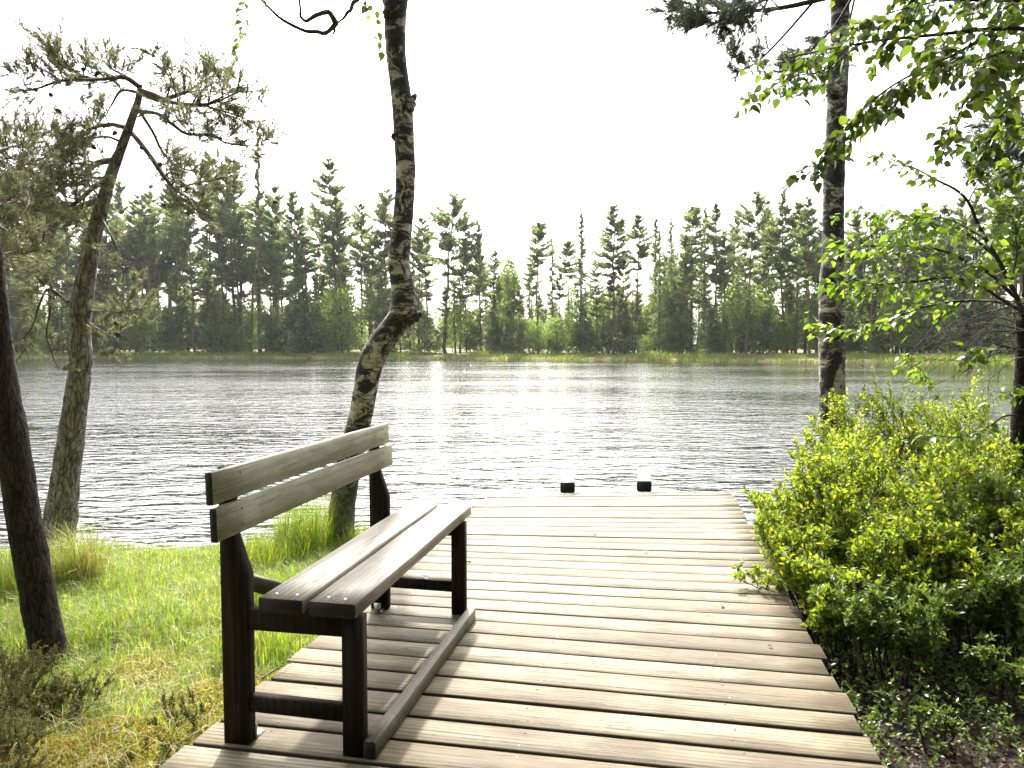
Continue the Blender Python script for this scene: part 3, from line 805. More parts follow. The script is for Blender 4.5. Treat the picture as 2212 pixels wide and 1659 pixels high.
# ---------------------------------------------------------------- the crooked pine at the water's edge
PY = 5.7
pb = at(122, 1232, PY)
pine = thing("crooked_pine", "crooked grey-barked pine leaning right at the left water edge", "tree", (pb[0], pb[1], float(ground_z(pb[0], pb[1]))))
tp, tr = trunk_from([(112, 1250, 92), (122, 1180, 76), (133, 1100, 66), (146, 1000, 58), (160, 900, 52), (169, 830, 48), (175, 780, 46), (172, 720, 45), (176, 670, 44), (184, 610, 41), (192, 563, 38),
                     (205, 505, 34), (217, 454, 31), (231, 408, 27), (245, 365, 24), (260, 325, 21), (274, 289, 19), (286, 255, 17), (296, 226, 15), (301, 200, 13), (302, 183, 10)], PY, 150)
mb = MB(); mb.tube(tp, tr * .88, 40, bark_disp(.15, 7, 15, 3)); mb.build("trunk", M_PINE, pine, smooth=True)
PB = [  # (points vx, vy, dY), start radius px, side twigs, twig length, density
    ([(302, 188, 0), (270, 167, -.05), (235, 169, -.12), (187, 167, -.2), (143, 141, -.3), (109, 106, -.35)], 9, 26, .30),
    ([(290, 178, 0), (262, 160, .15), (240, 148, .25), (222, 128, .3)], 6, 10, .2),
    ([(235, 169, -.1), (190, 172, -.3), (130, 175, -.45), (65, 192, -.5), (45, 158, -.5)], 6, 22, .30),
    ([(300, 200, 0), (262, 196, .1), (240, 226, .2), (229, 250, .25)], 6, 6, .2),
    ([(303, 195, 0), (330, 204, -.1), (378, 222, -.2), (435, 226, -.3), (478, 215, -.3), (531, 189, -.35)], 9, 34, .34),
    ([(306, 203, 0), (348, 216, .15), (400, 200, .3), (440, 176, .4), (470, 160, .45)], 8, 30, .32),
    ([(380, 205, .1), (372, 170, .15), (355, 140, .2), (335, 110, .25)], 4, 10, .17),
    ([(300, 241, 0), (339, 245, -.15), (370, 267, -.25), (405, 289, -.3), (457, 291, -.4), (483, 306, -.4), (535, 315, -.45), (583, 311, -.5)], 7, 24, .26),
    ([(304, 244, 0), (330, 285, .2), (352, 330, .3), (385, 360, .4), (440, 372, .5), (480, 350, .5)], 6, 16, .24),
    ([(287, 289, 0), (318, 328, -.1), (344, 367, -.15), (374, 406, -.2), (400, 424, -.3), (426, 454, -.4), (461, 472, -.5)], 9, 22, .26),
    ([(374, 406, -.2), (410, 400, -.3), (450, 392, -.3), (500, 380, -.35)], 4, 12, .2),
    ([(435, 226, -.3), (470, 236, -.3), (520, 252, -.3), (560, 275, -.3)], 4, 10, .16),
    ([(270, 276, 0), (244, 269, .1), (204, 276, .15), (174, 298, .2), (144, 324, .25), (100, 330, .3)], 8, 22, .28),
    ([(262, 306, 0), (232, 296, -.15), (200, 300, -.25), (165, 312, -.3)], 5, 12, .24),
    ([(241, 346, 0), (213, 352, -.1), (191, 367, -.15), (187, 389, -.15), (170, 398, -.2), (130, 400, -.3), (80, 392, -.4)], 12, 20, .28),
    ([(228, 387, 0), (200, 406, -.15), (170, 433, -.25), (139, 450, -.3), (90, 455, -.4), (40, 450, -.5)], 9, 24, .30),
    ([(209, 435, 0), (174, 446, .15), (144, 467, .2), (117, 493, .2), (109, 533, .15), (91, 567, .15), (94, 602, .1)], 12, 10, .22),
    ([(144, 467, .2), (100, 480, .3), (55, 500, .4), (15, 530, .5)], 6, 18, .28),
    ([(91, 567, .15), (60, 580, .2), (30, 574, .2), (5, 590, .25)], 5, 10, .2),
    ([(161, 663, 0), (131, 641, -.2), (104, 624, -.3), (87, 650, -.35), (70, 707, -.4), (40, 740, -.4)], 6, 10, .2),
    ([(104, 624, -.3), (110, 660, -.3), (100, 720, -.3), (115, 770, -.3), (128, 800, -.3)], 4, 6, .14),
    ([(196, 672, 0), (239, 676, -.2), (275, 672, -.3), (318, 665, -.4)], 4, 12, .18),
    ([(194, 700, 0), (220, 715, -.1), (255, 735, -.2), (240, 765, -.25)], 3, 8, .16),
    ([(214, 462, 0), (240, 510, -.2), (262, 560, -.25), (268, 610, -.3)], 4, 6, .18),
]
bm = MB(); needles = []
for pts, r0, sn, sl in PB:
    C = spline(np.array([at(a, b, PY + c) for a, b, c in pts]), 22)
    C = C + .012 * np.stack([fbm(C * 9, 2, s) for s in (1, 2, 3)], -1) * np.linspace(0, 1, 22)[:, None]
    R = r0 * 1.25 / 2 / F * PY * (1 - np.linspace(0, 1, 22) ** 1.3 * .78)
    bm.tube(C, R, 7, lambda P, th, i: 1 + .15 * fbm(P * 30, 2, 4))
    pine_foliage(bm, needles, C, R, int(sn * 1.0), sl, .66, .25)
bm.build("branches", M_BRANCH, pine, smooth=True)
needle_mesh(needles, .068, "needles", M_NEEDLE, pine)
for vx, vy in [(162, 136), (176, 150), (182, 168), (215, 155), (249, 167), (75, 193), (120, 235), (112, 209), (175, 285), (196, 313), (252, 283), (478, 303), (590, 435), (443, 416), (352, 444), (374, 444),
               (405, 455), (138, 440), (20, 433), (65, 413), (247, 697), (249, 720), (90, 700), (98, 540), (56, 680), (225, 762), (305, 322), (349, 352)]:
    p = at(vx, vy, PY - .25)
    place("cone", ME_CONE, Matrix.Translation(Vector(p)) @ Matrix.Rotation(RNG.uniform(0, 6), 4, 'Z') @ Matrix.Rotation(RNG.uniform(1.2, 2.6), 4, 'X') @ Matrix.Scale(.032, 4), pine)

# ---------------------------------------------------------------- dark pine at the left edge of the picture
DY = 3.55
p = on(112, 1440, -.25)
dpine = thing("dark_pine", "dark brown pine trunk leaning left out of the picture, beside heather", "tree", (p[0], p[1], float(ground_z(p[0], p[1]))))
tp, tr = trunk_from([(118, 1475, 90), (110, 1420, 74), (92, 1347, 66), (81, 1280, 66), (69, 1212, 66), (52, 1120, 64), (36, 1020, 62), (22, 930, 62), (8, 840, 56), (-2, 740, 48), (-10, 640, 42), (-20, 540, 40), (-34, 400, 37), (-50, 220, 33), (-70, 0, 28), (-80, -200, 22)], DY, 140)
mb = MB(); mb.tube(tp, tr, 36, bark_disp(.10, 10, 22, 8)); mb.build("trunk", M_PINE_DK, dpine, smooth=True)
DB = [([(-35, 380, 0), (10, 372, .8), (70, 350, 1.3), (120, 330, 1.6), (150, 300, 1.8)], 9, 42, .34),
      ([(-30, 440, 0), (10, 440, .7), (60, 425, 1.2), (120, 410, 1.5), (170, 370, 1.6)], 9, 42, .34),
      ([(-25, 470, 0), (20, 500, .5), (70, 500, 1.0), (120, 480, 1.4)], 8, 36, .32),
      ([(-38, 340, 0), (0, 345, .8), (40, 335, 1.2), (60, 330, 1.5)], 8, 30, .32),
      ([(-20, 540, 0), (15, 555, .5), (60, 548, .9)], 6, 24, .26),
      ([(-20, 330, .2), (20, 318, 1.0), (90, 318, 1.6), (150, 305, 1.9)], 6, 26, .26)]
bm = MB(); needles = []
for pts, r0, sn, sl in DB:
    C = spline(np.array([at(a, b, DY + c) for a, b, c in pts]), 22)
    R = np.linspace(r0 / 2 / F * DY, .003, 22)
    bm.tube(C, R, 7); pine_foliage(bm, needles, C, R, int(sn * .75), sl, .52, .2)
bm.build("branches", M_BRANCH, dpine, smooth=True)
needle_mesh(needles, .066, "needles", M_NEEDLE, dpine)

# ---------------------------------------------------------------- leaves one can pick out: single parts up to a number, the rest one mesh
ME_BLEAF = mk_mesh("birch_leaf", LV, LF, [M_BLEAF], smooth=True)
ME_SAPLEAF = mk_mesh("sapling_leaf", LV, LF, [M_SLEAF], smooth=True)
def put_leaves(spots, me, mat, parent, size, nmax=300, name="leaf"):
    """spots: list of (pos, dir, normal)"""
    spots = sorted(spots, key=lambda s: s[0][1])          # nearest first
    w = world_loc(parent)
    n1 = spots[:nmax]; n2 = spots[nmax:]
    for (p, d, nn) in n1:
        R = frames(np.array([d]), np.array([nn]))[0]; s = size * RNG.uniform(.7, 1.2)
        M = Matrix(((R[0][0] * s, R[0][1] * s, R[0][2] * s, p[0]), (R[1][0] * s, R[1][1] * s, R[1][2] * s, p[1]), (R[2][0] * s, R[2][1] * s, R[2][2] * s, p[2]), (0, 0, 0, 1)))
        o = bpy.data.objects.new(name, me); COL.objects.link(o); o.parent = parent
        o.matrix_local = Matrix.Translation(-w) @ M
    if n2:
        P = np.array([s[0] for s in n2]); D = np.array([s[1] for s in n2]); N = np.array([s[2] for s in n2])
        V, Fs = scatter(LV, LF, P, frames(D, N), size * RNG.uniform(.7, 1.2, len(P)))
        mk("leaves", V, Fs, mat, parent, smooth=True, kind="stuff")
def leafy_twig(bm, spots, p, d, L, n, droop, step, r=.002, flat=0.3):
    tw = wander(p, d, L, n, .35, droop)
    bm.tube(tw, np.linspace(r, .0009, n), 4, cap=False)
    T = unit(np.gradient(tw, axis=0)); k = max(int(L / step), 1)
    for q in range(k + 1):
        t = min((q + .4 + RNG.random() * .4) / (k + 1), 1); i = min(int(t * (n - 1)), n - 2); f = t * (n - 1) - i
        pos = tw[i] * (1 - f) + tw[i + 1] * f
        side = unit(np.cross(T[i], [0, 0, 1.0])) * (1 if q % 2 else -1)
        dd = side * RNG.uniform(.5, 1.0) + T[i] * RNG.uniform(.1, .8) + np.array([0, 0, RNG.uniform(-1.0, .15)])
        dd = unit(dd + RNG.normal(size=3) * .2)
        nn = unit(np.array([0, 0, flat + .4]) + RNG.normal(size=3) * .55)
        pet = pos + dd * RNG.uniform(.010, .020)
        spots.append((pet, dd, nn))
    return tw

# ---------------------------------------------------------------- the bent birch behind the bench
BY = 6.05
b0 = at(733, 1195, BY)
birch = thing("bent_birch", "birch with a sharp elbow bend in its trunk, growing behind the bench", "tree", (b0[0], b0[1], float(ground_z(b0[0], b0[1]))))
tp, tr = trunk_from([(727, 1216, 84), (732, 1185, 66), (737, 1120, 58), (744, 1060, 55), (757, 990, 54), (770, 935, 52), (781, 890, 50), (789, 845, 50), (797, 800, 52), (808, 768, 55), (828, 735, 55),
                     (850, 708, 55), (868, 682, 60), (874, 655, 58), (871, 628, 51), (865, 595, 48), (862, 562, 47), (865, 525, 45), (869, 490, 43), (873, 440, 42), (876, 380, 42), (875, 340, 43), (873, 303, 44),
                     (871, 262, 44), (868, 222, 44), (862, 170, 42), (856, 125, 42), (854, 80, 44), (854, 40, 46), (856, 0, 50), (864, -60, 44), (868, -200, 40), (860, -420, 34)], BY, 260)
def birch_disp(P, th, i):
    n = .055 * fbm(P * np.array([7, 7, 9]), 3, 21) + .02 * fbm(P * 30, 2, 5)
    return 1 + n
mb = MB(); mb.tube(tp, tr, 36, birch_disp); mb.build("trunk", M_BIRCH, birch, smooth=True)
def knob(vx0, vy0, vx1, vy1, w0, w1, Y):
    C = spline(np.array([at(vx0, vy0, Y), at((vx0 + vx1) / 2 + 2, (vy0 + vy1) / 2 + 3, Y - .01), at(vx1, vy1, Y)]), 10)
    mb = MB(); mb.tube(C, np.array([w0, w0, w0 * .95, w0 * .9, (w0 + w1) / 2, (w0 + w1) / 2, w1, w1, w1 * .9, w1 * .5]) / 2 / F * Y, 14, lambda P, th, i: 1 + .2 * fbm(P * 40, 3, 3)); return mb
knob(876, 235, 898, 203, 34, 13, BY - .02).build("branch_stub", M_BIRCH, birch, smooth=True)
knob(884, 678, 912, 677, 48, 14, BY - .02).build("branch_stub", M_BIRCH, birch, smooth=True)
knob(842, 30, 832, 22, 34, 20, BY - .05).build("branch_stub", M_BIRCH, birch, smooth=True)
knob(858, 296, 850, 298, 26, 12, BY - .02).build("branch_stub", M_BIRCH, birch, smooth=True)
knob(848, 132, 836, 128, 16, 12, BY - .02).build("branch_stub", M_BIRCH, birch, smooth=True)
bm = MB(); spots = []
top = [([(862, -90, 0), (820, -60, -.3), (780, -15, -.5), (752, 30, -.6), (726, 52, -.65)], 17),
       ([(726, 52, -.65), (710, 28, -.7), (690, 30, -.75), (665, 42, -.8), (650, 20, -.85), (645, -20, -.9)], 12),
       ([(726, 50, -.65), (705, 72, -.7), (685, 74, -.7), (640, 58, -.75), (600, 36, -.8), (565, 0, -.85), (520, -50, -.9)], 10),
       ([(864, -150, 0), (760, -160, -.4), (640, -120, -.8), (560, -60, -.9), (528, -20, -.9)], 9),
       ([(720, 62, -.65), (718, 78, -.65)], 7)]
for pts, r0 in top:
    C = spline(np.array([at(a, b, BY + c) for a, b, c in pts]), 24); C = C + .035 * np.stack([fbm(C * 9, 3, s) for s in (4, 5, 6)], -1) * np.sin(np.linspace(0, math.pi, 24))[:, None]
    bm.tube(C, np.linspace(r0 / 2 / F * BY, .006 if r0 > 6.5 else .003, 24), 7, lambda P, th, i: 1 + .18 * fbm(P * 25, 2, 4))
def hang(pts, Y, step=.05):
    C = spline(np.array([at(a, b, Y) for a, b in pts]), 14); bm.tube(C, np.linspace(.002, .0008, 14), 4, cap=False)
    L = np.linalg.norm(np.diff(C, axis=0), axis=1).sum(); k = int(L / step)
    for q in range(k):
        i = min(int((q + RNG.random()) / k * 13), 12)
        dd = unit(RNG.normal(size=3) * .6 + np.array([0, 0, -1.0])); spots.append((C[i] + dd * .01, dd, unit(RNG.normal(size=3) + np.array([0, -1.0, .3]))))
hang([(524, -20), (523, 20), (522, 60), (514, 85), (505, 112)], 5.1, .030)
hang([(532, -15), (530, 25), (528, 45)], 5.1, .05)
hang([(560, -25), (575, 5), (590, 8)], 5.1, .05)
hang([(780, -10), (800, 25), (815, 60), (824, 95), (830, 130)], 5.5, .055)
hang([(795, -10), (806, 8), (818, 30)], 5.5, .04)
hang([(600, 36), (602, 60), (605, 90), (604, 118)], 5.3, .6)
# a little more of the crown above the picture
for k in range(70):
    C = at(RNG.uniform(700, 1000), RNG.uniform(-380, -120), BY - RNG.uniform(-.8, .8))
    a = tp[int(RNG.uniform(220, 255))]
    q = spline(np.array([a, (a + C) / 2 + [0, 0, .15], C]), 10); bm.tube(q, np.linspace(.008, .002, 10), 4)
    for z in range(3): leafy_twig(bm, spots, C, unit(C - a + RNG.normal(size=3) * .4), .35, 8, -.6, .035)
bm.build("branches", M_TWIG, birch, smooth=True)
spots_in = [s for s in spots if s[0][2] < 3.95]; spots_out = [s for s in spots if s[0][2] >= 3.95]
put_leaves(spots_in, ME_BLEAF, M_BLEAF, birch, .068, 300)
put_leaves(spots_out, ME_BLEAF, M_BLEAF, birch, .052, 0)

# ---------------------------------------------------------------- the straight birch on the right
RY = 6.6
r0 = at(1800, 1170, RY)
rbirch = thing("straight_birch", "straight birch trunk rising from the green shrubs right of the deck", "tree", (r0[0], r0[1], float(ground_z(r0[0], r0[1]))))
tp, tr = trunk_from([(1801, 1190, 74), (1800, 1120, 60), (1799, 1040, 56), (1799, 941, 54), (1798, 860, 53), (1797, 780, 53), (1797, 700, 53), (1797, 640, 52), (1797, 600, 48), (1800, 540, 45), (1800, 470, 44),
                     (1801, 400, 44), (1803, 340, 43), (1806, 270, 42), (1809, 200, 41), (1812, 140, 40), (1814, 70, 38), (1815, 0, 37), (1817, -120, 34), (1815, -400, 28)], RY, 220)
mb = MB(); mb.tube(tp, tr, 34, birch_disp); mb.build("trunk", M_BIRCH, rbirch, smooth=True)
knob(1806, 205, 1787, 190, 26, 16, RY - .04).build("branch_stub", M_BIRCH, rbirch, smooth=True)
bm = MB(); spots = []
for k in range(60):
    C = at(RNG.uniform(1700, 1930), RNG.uniform(-380, -90), RY - RNG.uniform(-.8, .8)); a = tp[int(RNG.uniform(190, 215))]
    bm.tube(spline(np.array([a, (a + C) / 2 + [0, 0, .15], C]), 10), np.linspace(.008, .002, 10), 4)
    for z in range(3): leafy_twig(bm, spots, C, unit(C - a + RNG.normal(size=3) * .4), .35, 8, -.6, .035)
bm.build("branches", M_TWIG, rbirch, smooth=True); put_leaves(spots, ME_BLEAF, M_BLEAF, rbirch, .052, 0)

# ---------------------------------------------------------------- the birch whose boughs hang in from the upper right
OY = 3.4
ob = at(2560, 1250, 4.0); ob[2] = float(ground_z(ob[0], ob[1]))
obirch = thing("overhanging_birch", "birch boughs with big fresh leaves hanging in from the upper right corner", "tree", ob)
tk = spline(np.array([ob + [0, 0, -.05], at(2500, 900, 3.9), at(2440, 500, 3.8), at(2400, 150, 3.7), at(2390, -250, 3.6), at(2400, -700, 3.5)]), 80)
mb = MB(); mb.tube(tk, np.linspace(.085, .03, 80), 20, birch_disp); mb.build("trunk", M_BIRCH, obirch, smooth=True)
OB = [([(2405, 150, .3), (2300, 90, .1), (2200, 60, 0), (2080, 70, 0), (1960, 82, .0), (1850, 95, .1), (1740, 118, .1), (1640, 138, .15)], 13, 24, .26),
      ([(2405, 120, .3), (2280, 20, .2), (2150, 0, .1), (2040, 5, .1), (1930, 25, .1), (1850, 60, .1)], 11, 24, .30),
      ([(2150, 62, 0), (2080, 110, 0), (1990, 150, 0), (1900, 205, 0), (1850, 250, .05), (1810, 300, .1), (1765, 345, .1), (1715, 375, .1)], 7, 20, .20),
      ([(2000, 145, 0), (1960, 180, .1), (1915, 215, .1), (1880, 235, .1)], 4, 9, .18),
      ([(1860, 95, .1), (1780, 150, .15), (1720, 165, .15), (1650, 190, .2), (1610, 212, .2)], 4, 9, .13),
      ([(2405, 230, .3), (2320, 160, .2), (2230, 130, .1), (2150, 150, .1), (2100, 200, .1), (2060, 260, .1), (2040, 330, .1)], 8, 18, .22),
      ([(2230, 130, .1), (2190, 190, .2), (2160, 260, .2), (2120, 330, .2), (2100, 360, .2)], 5, 12, .2),
      ([(2410, 330, .3), (2310, 290, .3), (2230, 270, .3), (2160, 280, .3), (2110, 300, .3)], 6, 14, .2),
      ([(2410, 420, .4), (2330, 370, .4), (2240, 350, .3), (2180, 370, .3), (2130, 410, .3)], 6, 12, .18),
      ([(2300, 40, .4), (2200, -20, .6), (2050, -40, .6), (1950, -30, .6)], 8, 20, .3),
      ([(2290, 110, -.2), (2190, 110, -.3), (2090, 130, -.35), (2010, 95, -.3)], 7, 16, .22)]
bm = MB(); spots = []
for pts, w0, sn, sl in OB:
    C = spline(np.array([at(a, b, OY + c) for a, b, c in pts]), 30); C = C + .01 * np.stack([fbm(C * 6, 2, s) for s in (14, 15, 16)], -1)
    bm.tube(C, np.linspace(w0 / 2 / F * OY, .0012, 30), 6)
    T = unit(np.gradient(C, axis=0))
    for k in range(int(sn * 2.1)):
        t = .12 + .88 * (k + RNG.random()) / int(sn * 2.1); i = min(int(t * 29), 29)
        d = T[i] * .7 + unit(np.cross(T[i], [0, 0, 1.0])) * RNG.uniform(-.8, .8) + np.array([0, 0, RNG.uniform(-.8, .3)])
        leafy_twig(bm, spots, C[i], d, 1.15 * sl * RNG.uniform(.4, 1.0) * (1.2 - .6 * t), 8, -.5, .034)
bm.build("boughs", M_TWIG, obirch, smooth=True)
put_leaves(spots, ME_BLEAF, M_BLEAF, obirch, .056, 300)
# crown above and to the right, out of the picture, that shades the ground below
bm = MB(); spots = []
for k in range(150):
    a = tk[int(RNG.uniform(35, 79))]
    C = a + np.array([RNG.uniform(-.9, 1.0), RNG.uniform(-.5, 1.6), RNG.uniform(.0, .8)])
    v = C - [0, 0, EYE]; px = CX + F * v[0] / v[1]; py = 750 - F * v[2] / v[1]
    if px < 2260 and py > -60: continue
    bm.tube(spline(np.array([a, (a + C) / 2 + [0, 0, .1], C]), 8), np.linspace(.007, .002, 8), 4)
    for z in range(4): leafy_twig(bm, spots, C, unit(C - a + RNG.normal(size=3) * .5), .3, 8, -.5, .035)
bm.build("crown_branches", M_TWIG, obirch, smooth=True)
P = np.array([s[0] for s in spots]); V, Fs = scatter(LV, LF, P, frames(np.array([s[1] for s in spots]), np.array([s[2] for s in spots])), .052 * RNG.uniform(.7, 1.2, len(P)))
mk("crown", V, Fs, M_BLEAF, obirch, smooth=True, kind="stuff")

# ---------------------------------------------------------------- young birch at the right edge, branches over the water
SY0 = 4.3
sb = at(2205, 1330, SY0); sb[2] = float(ground_z(sb[0], sb[1]))
sap = thing("young_birch", "young tree at the right edge with dark arching branches and sunlit leaves over the water", "tree", sb)
tk = spline(np.array([sb + [0, 0, -.04], at(2196, 1200, SY0), at(2200, 1050, SY0), at(2208, 900, SY0), at(2214, 780, SY0), at(2212, 690, SY0)]), 60)
mb = MB(); mb.tube(tk, np.linspace(.070, .040, 60), 20, bark_disp(.08, 10, 20, 4)); mb.build("trunk", M_PINE_DK, sap, smooth=True)
SB = [([(2212, 690, 0), (2185, 620, 0), (2150, 556, 0), (2120, 495, 0), (2093, 437, 0), (2060, 408, .0), (2020, 388, .0), (1975, 366, .05), (1930, 345, .05), (1895, 330, .1)], 12, 14, .17, .6),
      ([(2093, 437, 0), (2105, 410, 0), (2125, 385, .05), (2145, 365, .05)], 4, 5, .14, .2),
      ([(2190, 640, 0), (2150, 600, -.1), (2100, 570, -.15), (2040, 545, -.2), (1980, 533, -.25), (1920, 532, -.25), (1866, 530, -.3), (1815, 520, -.3)], 9, 34, .22, .1),
      ([(2150, 556, 0), (2100, 510, .1), (2040, 480, .2), (1980, 468, .2), (1920, 462, .25), (1850, 455, .25)], 7, 34, .22, .1),
      ([(2130, 515, 0), (2085, 490, -.2), (2035, 470, -.3), (1990, 480, -.35), (1940, 495, -.4)], 5, 26, .2, .1),
      ([(2205, 665, 0), (2150, 650, .15), (2080, 650, .25), (2010, 660, .3), (1950, 680, .35), (1880, 695, .4), (1815, 705, .4), (1770, 700, .4)], 8, 34, .2, .25),
      ([(2205, 672, 0), (2120, 620, -.2), (2040, 600, -.35), (1960, 610, -.4), (1900, 615, -.4), (1840, 600, -.4)], 7, 36, .22, .2),
      ([(2185, 600, .1), (2195, 540, .2), (2190, 480, .3), (2160, 440, .4)], 6, 30, .24, .1),
      ([(2208, 640, .1), (2215, 560, .2), (2220, 480, .25), (2205, 430, .3)], 6, 30, .24, .1),
      ([(1840, 605, -.4), (1810, 615, -.4), (1780, 612, -.4), (1755, 605, -.4)], 3, 6, .08, .1),
      ([(2080, 650, .25), (2030, 690, .3), (1990, 740, .3), (1960, 770, .3), (1990, 800, .3), (2000, 825, .3)], 4, 12, .12, .45),
      ([(2212, 760, 0), (2160, 745, -.1), (2120, 750, -.1), (2100, 760, -.1)], 5, 12, .14, .3),
      ([(2212, 900, 0), (2170, 900, -.1), (2130, 925, -.15), (2060, 945, -.2), (2000, 935, -.2)], 5, 14, .14, .3),
      ([(2214, 840, 0), (2190, 830, -.1), (2170, 850, -.15)], 4, 10, .13, .2)]
bm = MB(); spots = []
for pts, w0, sn, sl, st in SB:
    C = spline(np.array([at(a, b, SY0 + c) for a, b, c in pts]), 30); C = C + .01 * np.stack([fbm(C * 6, 2, s) for s in (24, 25, 26)], -1)
    bm.tube(C, np.linspace(w0 / 2 / F * SY0, .0012, 30), 6); T = unit(np.gradient(C, axis=0))
    for k in range(sn):
        t = st + (1 - st) * (k + RNG.random()) / sn; i = min(int(t * 29), 29)
        d = T[i] * .8 + unit(np.cross(T[i], [0, 0, 1.0])) * RNG.uniform(-.9, .9) + np.array([0, 0, RNG.uniform(-.45, .25)])
        leafy_twig(bm, spots, C[i], d, sl * RNG.uniform(.5, 1.1), 7, -.25, .036, .0016, .5)
# bare dead twigs low down
for k in range(20):
    y0 = RNG.uniform(640, 790); p = at(2215, y0, SY0 + RNG.uniform(-.2, .5)); e = at(RNG.uniform(1900, 2120), y0 + RNG.uniform(10, 120), SY0 + RNG.uniform(-.5, .8))
    C = spline(np.array([p, p * .6 + e * .4 + [0, 0, .06], e]), 16) + .015 * RNG.normal(size=(16, 3)) * np.linspace(0, 1, 16)[:, None]
    bm.tube(C, np.linspace(.004, .0008, 16), 4, cap=False)
    for z in range(6):
        i = RNG.integers(4, 15); bm.tube(wander(C[i], unit(C[i] - C[i - 1]) + RNG.normal(size=3) * .5 + [0, 0, -.2], RNG.uniform(.08, .25), 6, .4, -.3), np.linspace(.002, .0008, 6), 3, cap=False)
bm.build("branches", M_TWIG, sap, smooth=True)
put_leaves(spots, ME_SAPLEAF, M_SLEAF, sap, .051, 300)

# ---------------------------------------------------------------- pine beyond the right edge, its boughs at the top and the right
qb = np.array([4.6, 6.3, 0]); qb[2] = float(ground_z(4.6, 6.3))
qpine = thing("shore_pine", "pine behind the right birch showing only dark needled boughs at the top", "tree", qb)
tk = spline(np.array([qb + [0, 0, -.05], qb + [.05, 0, 1.5], qb + [-.05, .05, 3.2], qb + [-.1, 0, 5.0], qb + [-.1, .1, 6.5]]), 60)
mb = MB(); mb.tube(tk, np.linspace(.14, .05, 60), 22, bark_disp(.08, 8, 14, 6)); mb.build("trunk", M_PINE, qpine, smooth=True)
QB = [([tk[44], at(2050, -60, 5.4), at(1850, -20, 5.1), at(1700, 15, 5.0), at(1600, 25, 4.95), at(1500, 28, 4.9), at(1462, 22, 4.9)], .028, 46, .22, .55),
      ([at(1760, 0, 5.1), at(1690, 80, 5.0), at(1640, 130, 5.0), at(1600, 150, 5.0), at(1560, 120, 5.0)], .010, 14, .14, .35),
      ([at(1850, -20, 5.1), at(1800, 60, 5.2), at(1740, 120, 5.2), at(1690, 160, 5.2)], .010, 18, .16, .3),
      ([at(1850, -20, 5.1), at(1820, 100, 5.3), at(1770, 190, 5.3), at(1720, 170, 5.3)], .008, 16, .16, .3),
      ([at(1950, -40, 5.2), at(1800, -20, 4.7), at(1700, -10, 4.6), at(1640, 5, 4.6), at(1560, 45, 4.6), at(1500, 50, 4.6)], .012, 30, .18, .5),
      ([tk[30], at(2280, 330, 5.8), at(2210, 330, 5.6), at(2150, 345, 5.5), at(2100, 395, 5.5)], .02, 40, .26, .3),
      ([tk[32], at(2290, 270, 5.8), at(2220, 260, 5.6), at(2160, 270, 5.6)], .02, 36, .26, .3),
      ([tk[28], at(2290, 430, 5.9), at(2230, 400, 5.7), at(2170, 330, 5.6)], .02, 30, .26, .3)]
bm = MB(); needles = []
for pts, r0, sn, sl, st in QB:
    C = spline(np.array(pts), 24); R = np.linspace(r0, .003, 24)
    bm.tube(C, R, 7); pine_foliage(bm, needles, C, R, int(sn * .8), sl, .75, st, .2)
bm.build("boughs", M_TWIG, qpine, smooth=True)
needle_mesh(needles, .075, "needles", M_NEEDLE_DK, qpine)

